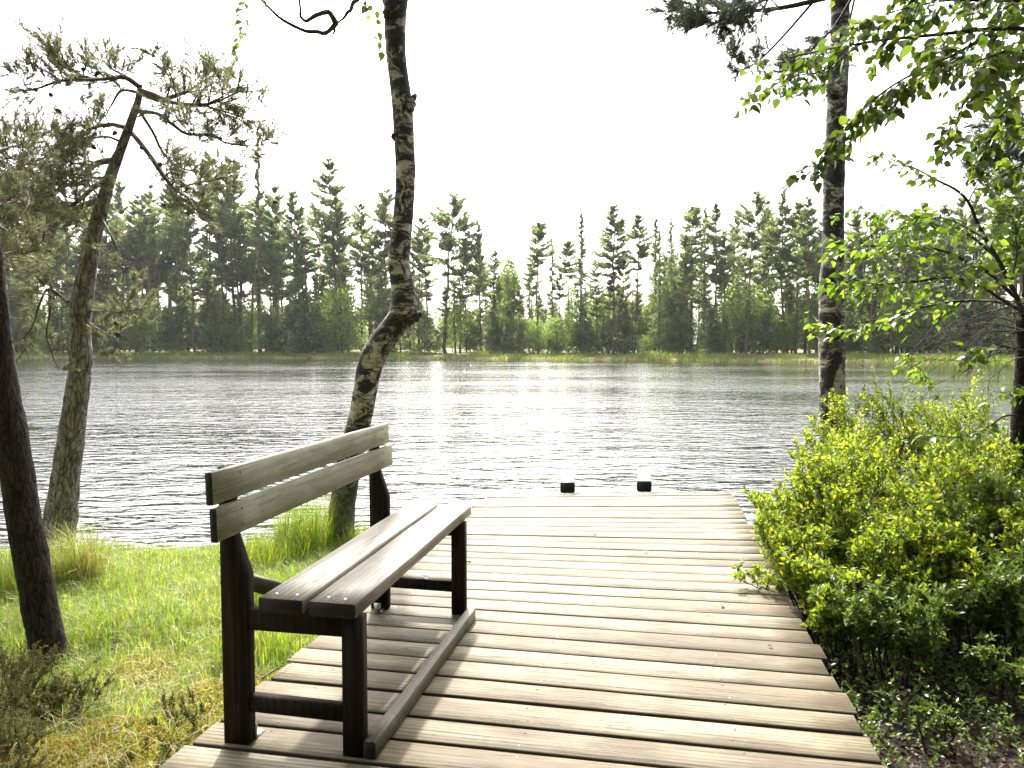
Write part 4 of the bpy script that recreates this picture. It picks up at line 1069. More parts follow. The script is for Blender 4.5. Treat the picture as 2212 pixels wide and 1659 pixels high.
# ================================================================== SHRUBS ON THE RIGHT
def shrub(name, label, base, h, spread, stems, mat, group, lsize=.030, lean=(0, 0), dens=1.0, cat="shrub", bare=.42):
    base = np.array([base[0], base[1], float(ground_z(base[0], base[1]))])
    root = thing(name, label, cat, base, group)
    bm = MB(); P = []; D = []
    for s in range(stems):
        a = RNG.uniform(0, 6.283); o = base + np.array([math.cos(a), math.sin(a), 0]) * RNG.uniform(0, .10) + [0, 0, -.02]
        sp = spread * RNG.uniform(.15, 1.0); L = h * RNG.uniform(.65, 1.08)
        tip = base + np.array([math.cos(a) * sp + lean[0], math.sin(a) * sp + lean[1], L])
        C = spline(np.array([o, o * .72 + tip * .28 + [0, 0, .02], o * .35 + tip * .65 + [0, 0, .05], tip]), 18)
        C = C + .02 * RNG.normal(size=(18, 3)).cumsum(0) * .25
        bm.tube(C, np.linspace(.0065, .0018, 18) * RNG.uniform(.7, 1.2), 5, cap=False)
        T = unit(np.gradient(C, axis=0))
        for k in range(int(9 * dens)):
            t = bare + (1 - bare) * (k + RNG.random()) / int(9 * dens); i = min(int(t * 17), 17)
            d = T[i] * .8 + rnd_unit(1)[0] * .8 + np.array([0, 0, .35])
            B = wander(C[i], d, h * RNG.uniform(.12, .26), 8, .45, .6)
            bm.tube(B, np.linspace(.0026, .0011, 8), 4, cap=False)
            tws = [B]
            for q in range(4):
                j = RNG.integers(2, 8) if q else 7
                if j == 7: j = 6
                W = wander(B[j], unit(B[j] - B[j - 1]) + rnd_unit(1)[0] * .8 + [0, 0, .3], h * RNG.uniform(.08, .16), 5, .3, .5)
                bm.tube(W, np.linspace(.0016, .0008, 5), 3, cap=False); tws.append(W)
            for W in tws:
                m = len(W); n = 9 if m == 5 else 11
                lo = 0.15 if m == 5 else .45
                tt = lo + (1 - lo) * (np.arange(n) + RNG.random(n) * .6) / n; ix = np.minimum((tt * (m - 1)).astype(int), m - 2); f = (tt * (m - 1) - ix)[:, None]
                pos = W[ix] * (1 - f) + W[ix + 1] * f; tg = unit(W[ix + 1] - W[ix])
                rd = rnd_unit(n); rd = unit(rd - tg * (rd * tg).sum(1, keepdims=True))
                P.append(pos); D.append(unit(rd * .9 + tg * RNG.uniform(.3, 1.0, (n, 1)) + np.array([0, 0, .15])))
    P = np.vstack(P); D = np.vstack(D)
    N = unit(np.array([0, -.1, 1.0]) + RNG.normal(size=P.shape) * .55)
    V, Fs = scatter(SV, SF, P, frames(D, N), lsize * RNG.uniform(.5, 1.4, len(P)))
    bm.build("stems", M_SHSTEM, root, smooth=True)
    mk("foliage", V, Fs, mat, root, kind="stuff")
    return root
G1 = "shrubs crowding the right side of the deck"
def B(vx, vy, z=-.25): p = on(vx, vy, z); return (p[0], p[1])
shrub("bilberry_shrub", "bright yellow-green shrub leaning over the right deck edge, farthest left of the thicket", B(1790, 1290), .80, .46, 18, M_SHLEAF, G1, .030, (-.06, -.05), 1.0)
shrub("bilberry_shrub", "yellow-green shrub at the foot of the straight birch trunk", B(1835, 1190), .80, .36, 15, M_SHLEAF, G1, .030, (-.05, .0))
shrub("bilberry_shrub", "tall sprays of fresh leaves just right of the straight birch trunk", B(1895, 1165), 1.06, .34, 12, M_SHLEAF, G1, .030, (-.05, .0), .9, bare=.45)
shrub("bilberry_shrub", "sunlit shrub in the middle of the thicket, between the two birch trunks", B(1930, 1275), .86, .46, 16, M_SHLEAF, G1, .030)
shrub("bilberry_shrub", "upright pale-tipped shrub standing out against the water on the right", B(2015, 1190), 1.12, .36, 13, M_SHLEAF, G1, .030, (0, 0), .9, bare=.45)
shrub("bilberry_shrub", "dense shrub beside the dark trunk at the right edge", B(2110, 1255), .98, .44, 14, M_SHLEAF, G1, .030)
shrub("bilberry_shrub", "shrub in the thicket below the young tree's dead twigs", B(2040, 1330), .78, .42, 14, M_SHLEAF, G1, .030)
shrub("bilberry_shrub", "small bright sprig shrub drooping over the deck boards in front", B(1790, 1440), .40, .22, 10, M_SHLEAF, G1, .030, (-.10, -.02), .9)
shrub("bilberry_shrub", "half shaded shrub behind the bare litter patch", B(1985, 1420), .52, .36, 15, M_SHLEAF, G1, .028)
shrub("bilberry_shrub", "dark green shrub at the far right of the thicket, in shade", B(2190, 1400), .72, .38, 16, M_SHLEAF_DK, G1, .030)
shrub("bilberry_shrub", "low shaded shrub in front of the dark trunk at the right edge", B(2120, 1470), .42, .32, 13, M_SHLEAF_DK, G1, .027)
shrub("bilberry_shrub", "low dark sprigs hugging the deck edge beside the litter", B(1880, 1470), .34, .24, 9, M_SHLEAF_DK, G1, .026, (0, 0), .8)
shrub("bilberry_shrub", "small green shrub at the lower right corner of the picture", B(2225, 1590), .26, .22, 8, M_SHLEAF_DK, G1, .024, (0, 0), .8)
shrub("bilberry_shrub", "sprig of fresh green leaves by the deck's far right corner", B(1665, 1135, -.35), .24, .12, 5, M_SHLEAF, G1, .026, (0, 0), .7)
shrub("bilberry_shrub", "tiny seedling sprig alone in the leaf litter", B(2010, 1600, -.2), .12, .10, 5, M_SHLEAF_DK, G1, .018, (0, 0), .5)

shrub("bilberry_shrub", "leafy shrub spilling over the middle of the right deck edge", B(1750, 1255), .60, .32, 13, M_SHLEAF, G1, .030, (-.08, -.05), 1.0)
shrub("bilberry_shrub", "low leafy shrub bending down onto the deck's edge boards", B(1760, 1355), .50, .34, 16, M_SHLEAF, G1, .028, (-.14, -.04), 1.0)
shrub("bilberry_shrub", "mid-green shrub filling the thicket behind the drooping sprig shrub", B(1870, 1370), .66, .40, 13, M_SHLEAF, G1, .029)
shrub("bilberry_shrub", "full shrub at the right picture edge under the young tree", B(2170, 1330), .84, .42, 18, M_SHLEAF, G1, .029)
shrub("bilberry_shrub", "bushy shrub between the litter and the sunlit thicket", B(2070, 1400), .60, .40, 17, M_SHLEAF, G1, .029)
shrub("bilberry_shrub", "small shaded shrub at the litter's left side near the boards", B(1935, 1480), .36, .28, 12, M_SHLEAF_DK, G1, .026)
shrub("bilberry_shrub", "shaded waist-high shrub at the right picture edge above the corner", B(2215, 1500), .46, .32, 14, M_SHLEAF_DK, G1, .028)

# ================================================================== GRASS, MOSS, HEATHER, LITTER
def left_edge_x(y): return lp[0] + ld[0] * (y - lp[1]) / ld[1]
def right_edge_x(y): return rp[0] + rd[0] * (y - rp[1]) / rd[1]
def blades(P, hgt, lean, wid, curve=.5):
    """P (n,3) -> blades of 3 triangles"""
    n = len(P); a = RNG.uniform(0, 6.283, n); dirv = np.stack([np.cos(a), np.sin(a), np.zeros(n)], -1)
    b = a + RNG.uniform(.6, 2.5, n); side = np.stack([np.cos(b), np.sin(b), np.zeros(n)], -1) * wid[:, None]
    mid = P + np.array([0, 0, 1.0]) * (hgt * .58)[:, None] + dirv * (lean * hgt * .30)[:, None]
    tip = P + np.array([0, 0, 1.0]) * (hgt * (1 - .35 * np.minimum(lean, 1.6)))[:, None] + dirv * (lean * hgt)[:, None]
    V = np.stack([P - side, P + side, mid - side * .75, mid + side * .75, tip], 1).reshape(-1, 3)
    k = (np.arange(n) * 5)[:, None]
    Fq = np.concatenate([k + np.array([[0, 1, 3]]), k + np.array([[0, 3, 2]]), k + np.array([[2, 3, 4]])])
    return V, Fq
def seed_area(n, x0, x1, y0, y1, ok):
    x = RNG.uniform(x0, x1, n); y = RNG.uniform(y0, y1, n); m = ok(x, y); x = x[m]; y = y[m]
    return np.stack([x, y, ground_z(x, y) - .004], -1)
def on_left(x, y): return (x < left_edge_x(y) - .02) & (y < shore(x) - .03) & (x > -1.05 * y - .6)
# patches: lush in the middle of the bank, thin and mossy near the camera
def lush(P): return fbm(P * np.array([1.5, 1.5, 0]), 3, 33)
P = seed_area(150000, -6.2, 0, 1.6, 6.6, on_left)
L = lush(P); near = np.clip((P[:, 1] - 2.35) / .9, 0.10, 1)
keep = RNG.random(len(P)) < np.clip(.60 + .6 * L, .12, 1) * near
P = P[keep]; L = L[keep]
h = (.075 + .075 * np.clip(L + .35, 0, 1)) * RNG.uniform(.5, 1.4, len(P))
V, Fq = blades(P, h, RNG.uniform(.2, 1.3, len(P)), RNG.uniform(.0011, .0022, len(P)))
mk("grass", V, Fq, M_GRASS, kind="stuff")["label"] = "bright green grass on the left bank"
bpy.data.objects["grass"]["category"] = "grass"
# straw among it, most near the camera
P = seed_area(26000, -5.5, 0, 1.5, 6.4, on_left)
keep = RNG.random(len(P)) < np.clip(1.15 - (P[:, 1] - 1.8) / 2.6, .16, 1)
P = P[keep]
V, Fq = blades(P, RNG.uniform(.05, .15, len(P)), RNG.uniform(.8, 2.2, len(P)), RNG.uniform(.0008, .0016, len(P)))
o = mk("dry_straw", V, Fq, M_STRAW, kind="stuff"); tag(o, "dry pale straw lying among the grass and moss", "straw")

def tussock(label, c, r, n, h, mix=.25, lean=.5):
    c = np.array([c[0], c[1], float(ground_z(c[0], c[1]))])
    root = thing("grass_tussock", label, "grass", c, "tall grass tussocks on the bank")
    for nm, mat, m in (("blades", M_GRASS, int(n * (1 - mix))), ("dry_blades", M_STRAW, int(n * mix))):
        if m < 5: continue
        a = RNG.uniform(0, 6.283, m); q = r * np.sqrt(RNG.random(m))
        P = np.stack([c[0] + q * np.cos(a), c[1] + q * np.sin(a), np.full(m, c[2] - .01)], -1)
        V, Fq = blades(P, h * RNG.uniform(.4, 1.15, m), lean * RNG.uniform(.3, 1.6, m) * (1.6 if mat is M_STRAW else 1), RNG.uniform(.0014, .0026, m))
        mk(nm, V, Fq, mat, root, kind="stuff")
def T(vx, vy, z=-.34): p = on(vx, vy, z); return (p[0], p[1])
tussock("tall grass tussock with dry blades at the foot of the crooked pine", T(168, 1290), .16, 800, .50, .5, .45)
tussock("tall grass between the bench and the bent birch's foot", T(660, 1200), .22, 1000, .56, .08, .4)
tussock("thin tall grass left of the bent birch, seen under the backrest", T(590, 1225), .28, 900, .34, .06)
tussock("grass growing against the right side of the bent birch's foot", T(790, 1200), .16, 420, .34, .06)
tussock("tall grass clump right beside the deck edge under the bench seat", T(625, 1330, -.28), .24, 800, .30, .06)
tussock("grass clump at the left picture edge behind the dark pine trunk", T(15, 1300), .25, 800, .30, .15)
tussock("small grass clump beside the dark pine trunk", T(215, 1400, -.27), .13, 380, .20, .15)
tussock("grass clump along the deck edge behind the bench's back leg", T(560, 1440, -.24), .22, 700, .24, .06)

# yellow moss cushions
def cushion(n, x0, x1, y0, y1, ok, thr, name, label):
    P = seed_area(n, x0, x1, y0, y1, ok); f = fbm(P * np.array([2.3, 2.3, 0]), 3, 71)
    P = P[f > thr]; f = f[f > thr]
    P[:, 2] += .022 * np.clip((f - thr) * 6, 0, 1)
    V, Fq = blades(P, RNG.uniform(.010, .026, len(P)), RNG.uniform(.3, 1.3, len(P)), RNG.uniform(.0020, .0042, len(P)))
    o = mk(name, V, Fq, M_MOSS, kind="stuff"); tag(o, label, "moss")
cushion(120000, -2.6, -.9, 1.6, 3.6, on_left, -.06, "moss", "golden yellow moss cushions at the lower left of the bank")

# heather
def heather(label, c, r, h, n):
    c = np.array([c[0], c[1], float(ground_z(c[0], c[1]))])
    root = thing("heather_bush", label, "heather", c, "heather bushes at the lower left")
    bm = MB(); PP = []; DD = []
    for k in range(n):
        a = RNG.uniform(0, 6.283); q = r * math.sqrt(RNG.random())
        W = wander(c + [math.cos(a) * q * .5, math.sin(a) * q * .5, -.01], [math.cos(a) * q / r * .8, math.sin(a) * q / r * .8, 1.0], h * RNG.uniform(.6, 1.1), 9, .5, .3)
        bm.tube(W, np.linspace(.0022, .0008, 9), 4, cap=False)
        for s in range(4):
            j = RNG.integers(3, 8); X = wander(W[j], unit(W[j] - W[j - 1]) + rnd_unit(1)[0] * .6 + [0, 0, .3], h * RNG.uniform(.2, .4), 6, .3, .4)
            bm.tube(X, np.linspace(.0014, .0006, 6), 3, cap=False)
            m = 40; tt = RNG.random(m); ix = np.minimum((tt * 5).astype(int), 4); f = (tt * 5 - ix)[:, None]
            PP.append(X[ix] * (1 - f) + X[ix + 1] * f); DD.append(unit(rnd_unit(m) + [0, 0, .7]))
    PP = np.vstack(PP); DD = np.vstack(DD)
    V, Fs = scatter(SV * np.array([.7, 1, 1]), SF, PP, frames(DD, rnd_unit(len(PP))), RNG.uniform(.008, .016, len(PP)))
    bm.build("stems", M_SHSTEM, root); mk("sprigs", V, Fs, M_HEATH, root, kind="stuff")
heather("brown-green heather bush at the left picture edge in front of the dark pine", T(0, 1545, -.2), .20, .26, 60)
heather("low heather bush between the dark pine's foot and the yellow moss", T(135, 1545, -.2), .16, .14, 40)
heather("heather tuft at the lower left corner of the picture", T(-30, 1680, -.2), .18, .20, 45)
heather("small heather sprigs in the moss beside the bench's back leg", T(420, 1560, -.2), .16, .15, 10)
heather("thin heather sprigs along the deck edge at the bottom left", T(330, 1640, -.18), .14, .10, 9)
# a broad leaved plant by the crooked pine
pl = T(172, 1345, -.3); pl = np.array([pl[0], pl[1], float(ground_z(*pl))])
plant = thing("broad_leaf_plant", "little plant with broad pale leaves in front of the grass tussock", "plant", pl)
ME_BROAD = mk_mesh("broad_leaf", LV * np.array([1.5, 1, 1]), LF, [M_SLEAF], smooth=True)
bm = MB()
for vx, vy in ((165, 1322), (185, 1320), (175, 1352), (150, 1345), (190, 1350), (160, 1365)):
    q = at(vx, vy, pl[1] - .05 + RNG.uniform(-.08, .05)); bm.tube(spline(np.array([pl, (pl + q) / 2 + [0, 0, .04], q]), 8), np.linspace(.002, .0012, 8), 4)
    R = frames(np.array([unit(q - pl + np.array([RNG.uniform(-.1, .1), -.1, -.02]))]), np.array([[0, -.35, 1.0]]))[0]
    place("leaf", ME_BROAD, Matrix.Translation(Vector(q)) @ Matrix(R.tolist()).to_4x4() @ Matrix.Scale(.062, 4), plant)
bm.build("stalks", M_SHLEAF_DK, plant)

# leaf litter on the dark ground at the right
def on_right(x, y): return (x > right_edge_x(y) + .01) & (y < shore(x) - .05) & (x < 1.05 * y + .5)
P = seed_area(60000, .8, 5.5, 1.4, 7, on_right)
P = P[RNG.random(len(P)) < np.clip(1.25 - (P[:, 1] - 2.0) / 2.5, .18, 1)]
P[:, 2] += RNG.uniform(.002, .02, len(P)); a = RNG.uniform(0, 6.283, len(P))
D = np.stack([np.cos(a), np.sin(a), RNG.normal(size=len(P)) * .35], -1)
V, Fs = scatter(LV, LF, P, frames(D, unit(np.array([0, 0, 1.0]) + RNG.normal(size=P.shape) * .45)), RNG.uniform(.010, .028, len(P)))
o = mk("leaf_litter", V, Fs, M_LITTER, kind="stuff"); tag(o, "brown dead leaf litter on the ground right of the deck", "leaf litter")
# twigs in the litter
bm = MB(); P = seed_area(900, .9, 4.0, 1.7, 5, on_right)
for p in P:
    W = wander(p + [0, 0, .012], [RNG.normal(), RNG.normal(), .05], RNG.uniform(.06, .28), 6, .4, 0); bm.tube(W, np.linspace(.0022, .001, 6), 4)
o = bm.build("fallen_twigs", M_TWIG, kind="stuff"); tag(o, "thin fallen twigs scattered over the leaf litter", "twigs")
# low lingonberry sprigs between
P = seed_area(8500, .9, 5.0, 1.7, 6.5, on_right); PP = []; DD = []
P = P[fbm(P * np.array([2.2, 2.2, 0]), 2, 12) > -.12]
bm = MB()
for p in P:
    W = wander(p, [RNG.normal() * .4, RNG.normal() * .4, 1], RNG.uniform(.06, .20), 5, .3, .2); bm.tube(W, np.linspace(.0012, .0007, 5), 3, cap=False)
    for j in range(1, 5):
        for s in range(3): PP.append(W[j]); DD.append(unit(rnd_unit(1)[0] + [0, 0, .4]))
PP = np.array(PP); DD = np.array(DD)
V, Fs = scatter(SV, SF, PP, frames(DD, unit(np.array([0, 0, 1.0]) + RNG.normal(size=PP.shape) * .4)), RNG.uniform(.012, .026, len(PP)))
o = mk("lingonberry_sprigs", V, Fs, M_SHLEAF_DK, kind="stuff"); tag(o, "low dark green sprigs covering the shaded ground on the right", "ground cover")

# ---- little things lying on the deck and the bench
def dropped(name, label, vx, vy, z, size, me, cat="leaf", group="fallen leaves on the deck"):
    p = on(vx, vy, z); a = RNG.uniform(0, 6.283)
    R = frames(np.array([[math.cos(a), math.sin(a), .15]]), np.array([[.2, -.2, 1.0]]))[0]
    o = place(name, me, Matrix.Translation(Vector((p[0], p[1], z + .006))) @ Matrix(R.tolist()).to_4x4() @ Matrix.Scale(size, 4)); tag(o, label, cat, group)
ME_DEAD = mk_mesh("dead_leaf", LV, LF, [M_LITTER], smooth=True)
dropped("dead_leaf", "dark curled leaf in the middle of the far deck boards", 1288, 1156, 0, .035, ME_DEAD)
dropped("dead_leaf", "brown leaf lying by the foot of the right ladder beam", 1412, 1068, 0, .045, ME_DEAD)
dropped("dead_leaf", "brown leaf near the far left corner of the deck", 1070, 1076, 0, .045, ME_DEAD)
dropped("dead_leaf", "pale leaf on the deck left of the hanging shrub", 1738, 1285, 0, .035, ME_DEAD)
dropped("dead_leaf", "small pale leaf stuck in a deck gap near the shrub", 1560, 1310, 0, .03, ME_DEAD)
dropped("dead_leaf", "leaf caught in a gap in the middle of the deck", 1400, 1194, 0, .04, ME_DEAD)
dropped("dead_leaf", "tiny reddish leaf in the shrub's shadow on the deck", 1668, 1398, 0, .025, ME_DEAD)
q = bp(1.30, -.16, .160)
o = place("dead_leaf", ME_DEAD, Matrix.Translation(Vector(q)) @ Matrix.Rotation(.8, 4, 'Z') @ Matrix.Rotation(.35, 4, 'X') @ Matrix.Scale(.045, 4)); tag(o, "curled brown leaf resting on the bench's far stretcher", "leaf", "fallen leaves on the deck")
bm = MB(); c = [on(566, 1466, .004), on(590, 1450, .016), on(612, 1438, .02), on(634, 1430, .006)]
bm.tube(spline(np.array(c), 16), np.linspace(.0028, .0016, 16), 5); bm.tube([on(604, 1442, .018), on(609, 1436, .03)], [.0015, .001], 4)
o = bm.build("fallen_twig", M_TWIG); tag(o, "thin dark twig lying on the left deck edge behind the bench", "twig")

# ================================================================== FAR SHORE
def far_pine(seed, H, c0, wid, lean=0.0, dens=1.0):
    """Scots pine: bare trunk, crown from c0*H up; local coordinates"""
    r = np.random.default_rng(seed); n = 22
    z = np.linspace(0, H, n); wob = np.cumsum(r.normal(size=(n, 2)) * H * .0035, 0)
    P = np.stack([wob[:, 0] + lean * (z / H) ** 1.5 * H, wob[:, 1], z], -1); rad = .0095 * H * (1 - .86 * z / H) + .02
    tb = MB(); tb.tube(P, rad, 7)
    pv = []; pd = []
    nw = max(int(17 * dens), 7)
    for w_ in range(nw):
        u = ((w_ + r.uniform(.1, .9)) / nw) ** .9; t = c0 + (1 - c0) * u * .99
        for k in range(r.integers(2, 6)):
            tt = min(t + r.normal() * .010, .995); i = tt * (n - 1); j = min(int(i), n - 2); b = P[j] + (P[j + 1] - P[j]) * (i - j)
            L = wid * (.40 + .92 * math.sin(math.pi * min(.14 + u * .76, 1))) * (1 - u ** 3 * .70) * r.uniform(.30, 1.30)
            a = r.uniform(0, 6.283); d = np.array([math.cos(a), math.sin(a), r.uniform(-.15, .20) + u * .45]); d /= np.linalg.norm(d)
            pr = np.array([-math.sin(a), math.cos(a), 0])
            e = b + d * L; mid = (b + e) / 2 + [0, 0, -.07 * L]
            C = spline(np.array([b, mid, e + [0, 0, .06 * L]]), 6); tb.tube(C, np.linspace(.055, .014, 6) * H / 24, 4, cap=False)
            m = int(26 + 30 * L); q = r.uniform(.16, 1.04, m) ** .85
            base_ = b + d * L * q[:, None] + np.array([0, 0, 1.0]) * (.10 * L * q ** 2 - .05 * L * np.sin(q * 3.1))[:, None]
            lat = r.normal(size=m) * (.07 + .15 * L * (.35 + .65 * q))
            pv.append(base_ + pr * lat[:, None] + np.array([0, 0, 1.0]) * (r.normal(size=m) * (.05 + .035 * L) + .10)[:, None])
            pd.append(d * .8 + pr * (np.sign(lat) * r.uniform(.1, 1.0, m))[:, None] + r.normal(size=(m, 3)) * .35 + [0, 0, .25])
    for k in range(int(10 * dens)):       # dead stubs below the crown
        t = r.uniform(.25, c0); i = int(t * (n - 1)); a = r.uniform(0, 6.283); L = r.uniform(.5, 1.6)
        tb.tube([P[i], P[i] + np.array([math.cos(a), math.sin(a), r.uniform(-.3, .2)]) * L], [.03, .012], 3, cap=False)
    pv = np.vstack(pv); pd = np.vstack(pd)
    return tb.get(), needle_quads(pv, pd, r, .34, .105)
def needle_quads(P, D, r, l, w):
    """sprays: two crossed slivers"""
    n = len(P); D = unit(D); S = unit(np.cross(D, r.normal(size=(n, 3)))); L = (l * r.uniform(.6, 1.3, n))[:, None]; W = (w * r.uniform(.6, 1.3, n))[:, None]
    V = np.stack([P - D * L, P + S * W, P + D * L, P - S * W], 1).reshape(-1, 3)
    k = (np.arange(n) * 4)[:, None]
    return V, [k + np.array([[0, 1, 2, 3]])]
def far_spruce(seed, H, wid, c0=.12, thin=1.0):
    r = np.random.default_rng(seed); n = 14; z = np.linspace(0, H, n); P = np.stack([np.cumsum(r.normal(size=n)) * .02, np.cumsum(r.normal(size=n)) * .02, z], -1)
    tb = MB(); tb.tube(P, .011 * H * (1 - .93 * z / H) + .012, 7); pv = []; pd = []
    nb = int(90 * thin)
    for k in range(nb):
        t = c0 + (1 - c0) * (k + r.random()) / nb; b = np.array([np.interp(t * H, z, P[:, 0]), np.interp(t * H, z, P[:, 1]), t * H])
        L = wid * ((1 - t) ** .8 * 1.1 + .05) * r.uniform(.55, 1.12); a = r.uniform(0, 6.283)
        d = np.array([math.cos(a), math.sin(a), -.25 + .7 * t]); e = b + d * L
        C = spline(np.array([b, (b + e) / 2 + [0, 0, .06 * L], e + [0, 0, .12 * L]]), 5); tb.tube(C, np.linspace(.03, .01, 5) * H / 18, 3, cap=False)
        m = int(10 + 26 * L / max(wid, .1)); s = r.uniform(.1, 1, m)[:, None]
        pv.append(b + (e - b) * s + r.normal(size=(m, 3)) * np.array([.13 * L, .13 * L, .07 * L + .06])); pd.append(d + r.normal(size=(m, 3)) * .6)
    return tb.get(), needle_quads(np.vstack(pv), np.vstack(pd), r, .30, .10)
def far_broad(seed, H, wid, c0=.2, n_cl=60):
    r = np.random.default_rng(seed); tb = MB(); pv = []; pd = []
    st = r.integers(1, 4)
    for s in range(st):
        e = np.array([r.normal() * wid * .3, r.normal() * wid * .3, H * r.uniform(.8, .98)]); C = spline(np.array([[r.normal() * .15, r.normal() * .15, 0], e * .5 + [r.normal() * .1, r.normal() * .1, 0], e]), 12)
        tb.tube(C, np.linspace(.012 * H + .02, .015, 12), 6)
        for k in range(n_cl // st):
            t = c0 + (1 - c0) * r.random(); b = C[min(int(t * 11), 11)]; a = r.uniform(0, 6.283); u = (t - c0) / (1 - c0)
            L = wid * (.35 + .65 * math.sin(math.pi * (.15 + .8 * u))) * r.uniform(.3, 1.1); q = b + np.array([math.cos(a) * L, math.sin(a) * L, r.uniform(-.1, .5) * L])
            tb.tube(spline(np.array([b, (b + q) / 2 + [0, 0, .1 * L], q]), 4), [.02, .015, .01, .006], 3, cap=False)
            m = 36; pv.append(q + r.normal(size=(m, 3)) * (.13 * wid + .16) * np.array([1, 1, .8])); pd.append(r.normal(size=(m, 3)))
    return tb.get(), needle_quads(np.vstack(pv), np.vstack(pd), r, .17, .12)
def far_bush_pine(seed, H, wid):
    return far_spruce(seed, H, wid, .10, .45)

PROTO = {}
def proto(kind, variants):
    PROTO[kind] = []
    for (tr_, cr_), mt in variants:
        PROTO[kind].append((mk_mesh(kind + "_trunk", tr_[0], tr_[1], [M_FARTRUNK], smooth=True), mk_mesh(kind + "_crown", cr_[0], cr_[1], [mt])))
proto("pine", [(far_pine(s, 24, c, w, ln, dn), M_FARPINE) for s, c, w, ln, dn in
               [(1, .52, 2.5, 0, 1.0), (2, .60, 2.2, .01, .9), (3, .42, 2.4, -.01, 1.1), (4, .66, 2.3, .02, .75), (5, .36, 2.2, 0, 1.2), (6, .50, 2.9, .05, .8), (7, .30, 2.6, .0, 1.4), (8, .58, 1.9, -.02, .8), (9, .45, 2.0, .0, .9)]])
proto("spruce", [(far_spruce(s, 20, w, c, th_), M_FARSPRUCE) for s, w, c, th_ in [(11, 3.0, .12, 1.0), (12, 2.2, .25, .9), (13, 1.5, .30, .6), (14, 2.6, .08, 1.1)]])
proto("broad", [(far_broad(s, 9, w, c, k), M_FARLEAF) for s, w, c, k in [(21, 2.6, .15, 70), (22, 2.2, .2, 60), (23, 3.0, .1, 80), (24, 1.7, .25, 46), (25, 2.4, .3, 56)]])
proto("young", [(far_bush_pine(s, 6, w), M_YOUNG) for s, w in [(31, 2.0), (32, 1.7), (33, 2.3)]])
proto("pole", [(far_pine(s, 16, c, w, ln, dn), M_FARPINE) for s, c, w, ln, dn in [(41, .62, 1.2, 0, .5), (42, .70, 1.0, .02, .45), (43, .55, 1.3, -.02, .55)]])
HREF = {"pole": 16, "pine": 24, "spruce": 20, "broad": 9, "young": 6}
def far_tree(kind, name, label, x, y, z, H, group, var=None, wmul=1.0, cat="tree"):
    k = RNG.integers(len(PROTO[kind])) if var is None else var
    tm, cm = PROTO[kind][k]; s = H / HREF[kind]
    root = thing(name, label, cat, (x, y, z), group)
    root.rotation_euler = (0, 0, RNG.uniform(0, 6.283) if kind != "pine" or var is None else RNG.uniform(-.4, .4)); root.scale = (s * wmul, s * wmul, s)
    for nm, me in (("trunk", tm), ("crown", cm)):
        o = bpy.data.objects.new(nm, me); COL.objects.link(o); o.parent = root
GP = "forest trees on the far shore"
KN = {"pole": "slender_pine", "pine": "pine_tree", "spruce": "spruce_tree", "broad": "leafy_tree", "young": "young_pine"}
def by_picture(vx, vtop, back, kind, label, var=None, wmul=1.0):
    x, y = far_pt(vx, back); z = far_ground(back) - .1
    if label is None: label = region_label(vx, kind, vtop)
    top = at(vx, vtop, y)[2]
    far_tree(kind, KN[kind], label, x, y, z, top - z, GP, var, wmul)
# trees one can point at
SPECIAL = [
    (727, 342, 11, "pine", "tallest dense pine left of the bent birch on the far shore", 4, .95),
    (742, 420, 9, "pine", "slimmer pine close beside the tallest dense pine on the far shore", 7, .8),
    (562, 290, 13, "spruce", "very tall thin ragged conifer behind the crooked pine's right boughs", 2, .9),
    (640, 415, 14, "pine", "round-topped pine left of the tallest dense pine on the far shore", 0, .9),
    (960, 420, 10, "pine", "broad flat-topped pine just right of the bent birch on the far shore", 5, 1.15),
    (1040, 485, 12, "pine", "slender pine right of the broad flat-topped pine on the far shore", 8, .8),
    (1162, 480, 10, "pine", "open-crowned dark pine standing above the low middle of the far forest", 3, 1.0),
    (1255, 460, 12, "spruce", "pointed dark spruce in the middle of the far forest", 1, 1.0),
    (1325, 445, 10, "pine", "tall pine with airy round crown right of the pointed spruce", 0, 1.05),
    (1370, 468, 11, "pine", "bare-stemmed pine close right of the airy round-crowned pine", 1, .85),
    (1612, 415, 8, "pine", "pine whose top leans to the right, left of the straight birch", 5, .85),
    (1750, 428, 8, "pine", "thin layered pine just left of the straight birch trunk", 8, .9),
    (1105, 528, 14, "broad", "pale green slim tree low in the middle of the far forest", 3, .55),
]
for vx, vt, bk_, kd, lb, vr, wm in SPECIAL: by_picture(vx, vt, bk_, kd, lb, vr, wm)
def region_label(vx, kd, vt):
    for lim, ph in ((110, "behind the dark pine's needles"), (330, "behind the crooked pine's trunk"), (520, "beneath the crooked pine's boughs"), (680, "left of the tallest far pine"),
                    (860, "around the tallest far pine"), (1010, "just right of the bent birch"), (1140, "left of the low middle gap"), (1290, "in the low middle"), (1400, "right of the pointed spruce"),
                    (1500, "right of the middle gap"), (1620, "amid the dense right wood"), (1780, "left of the straight birch trunk"), (1950, "right of the straight birch trunk"), (9999, "behind the young tree's leaves")):
        if vx < lim: break
    sz = "tall" if vt < 480 else ("middling" if vt < 600 else ("low" if vt < 660 else "small waterside"))
    return sz + " " + {"pine": "bare-stemmed pine", "spruce": "dark spruce", "broad": "light green leafy tree", "young": "bushy young pine", "pole": "thin pole-like pine"}[kd] + " across the lake " + ph
LBP = {"pine": "pine with bare trunk and dark crown in the far forest", "spruce": "dark spruce in the far forest", "broad": "light green leafy tree in the far forest's edge", "young": "young bushy pine at the far forest's edge"}
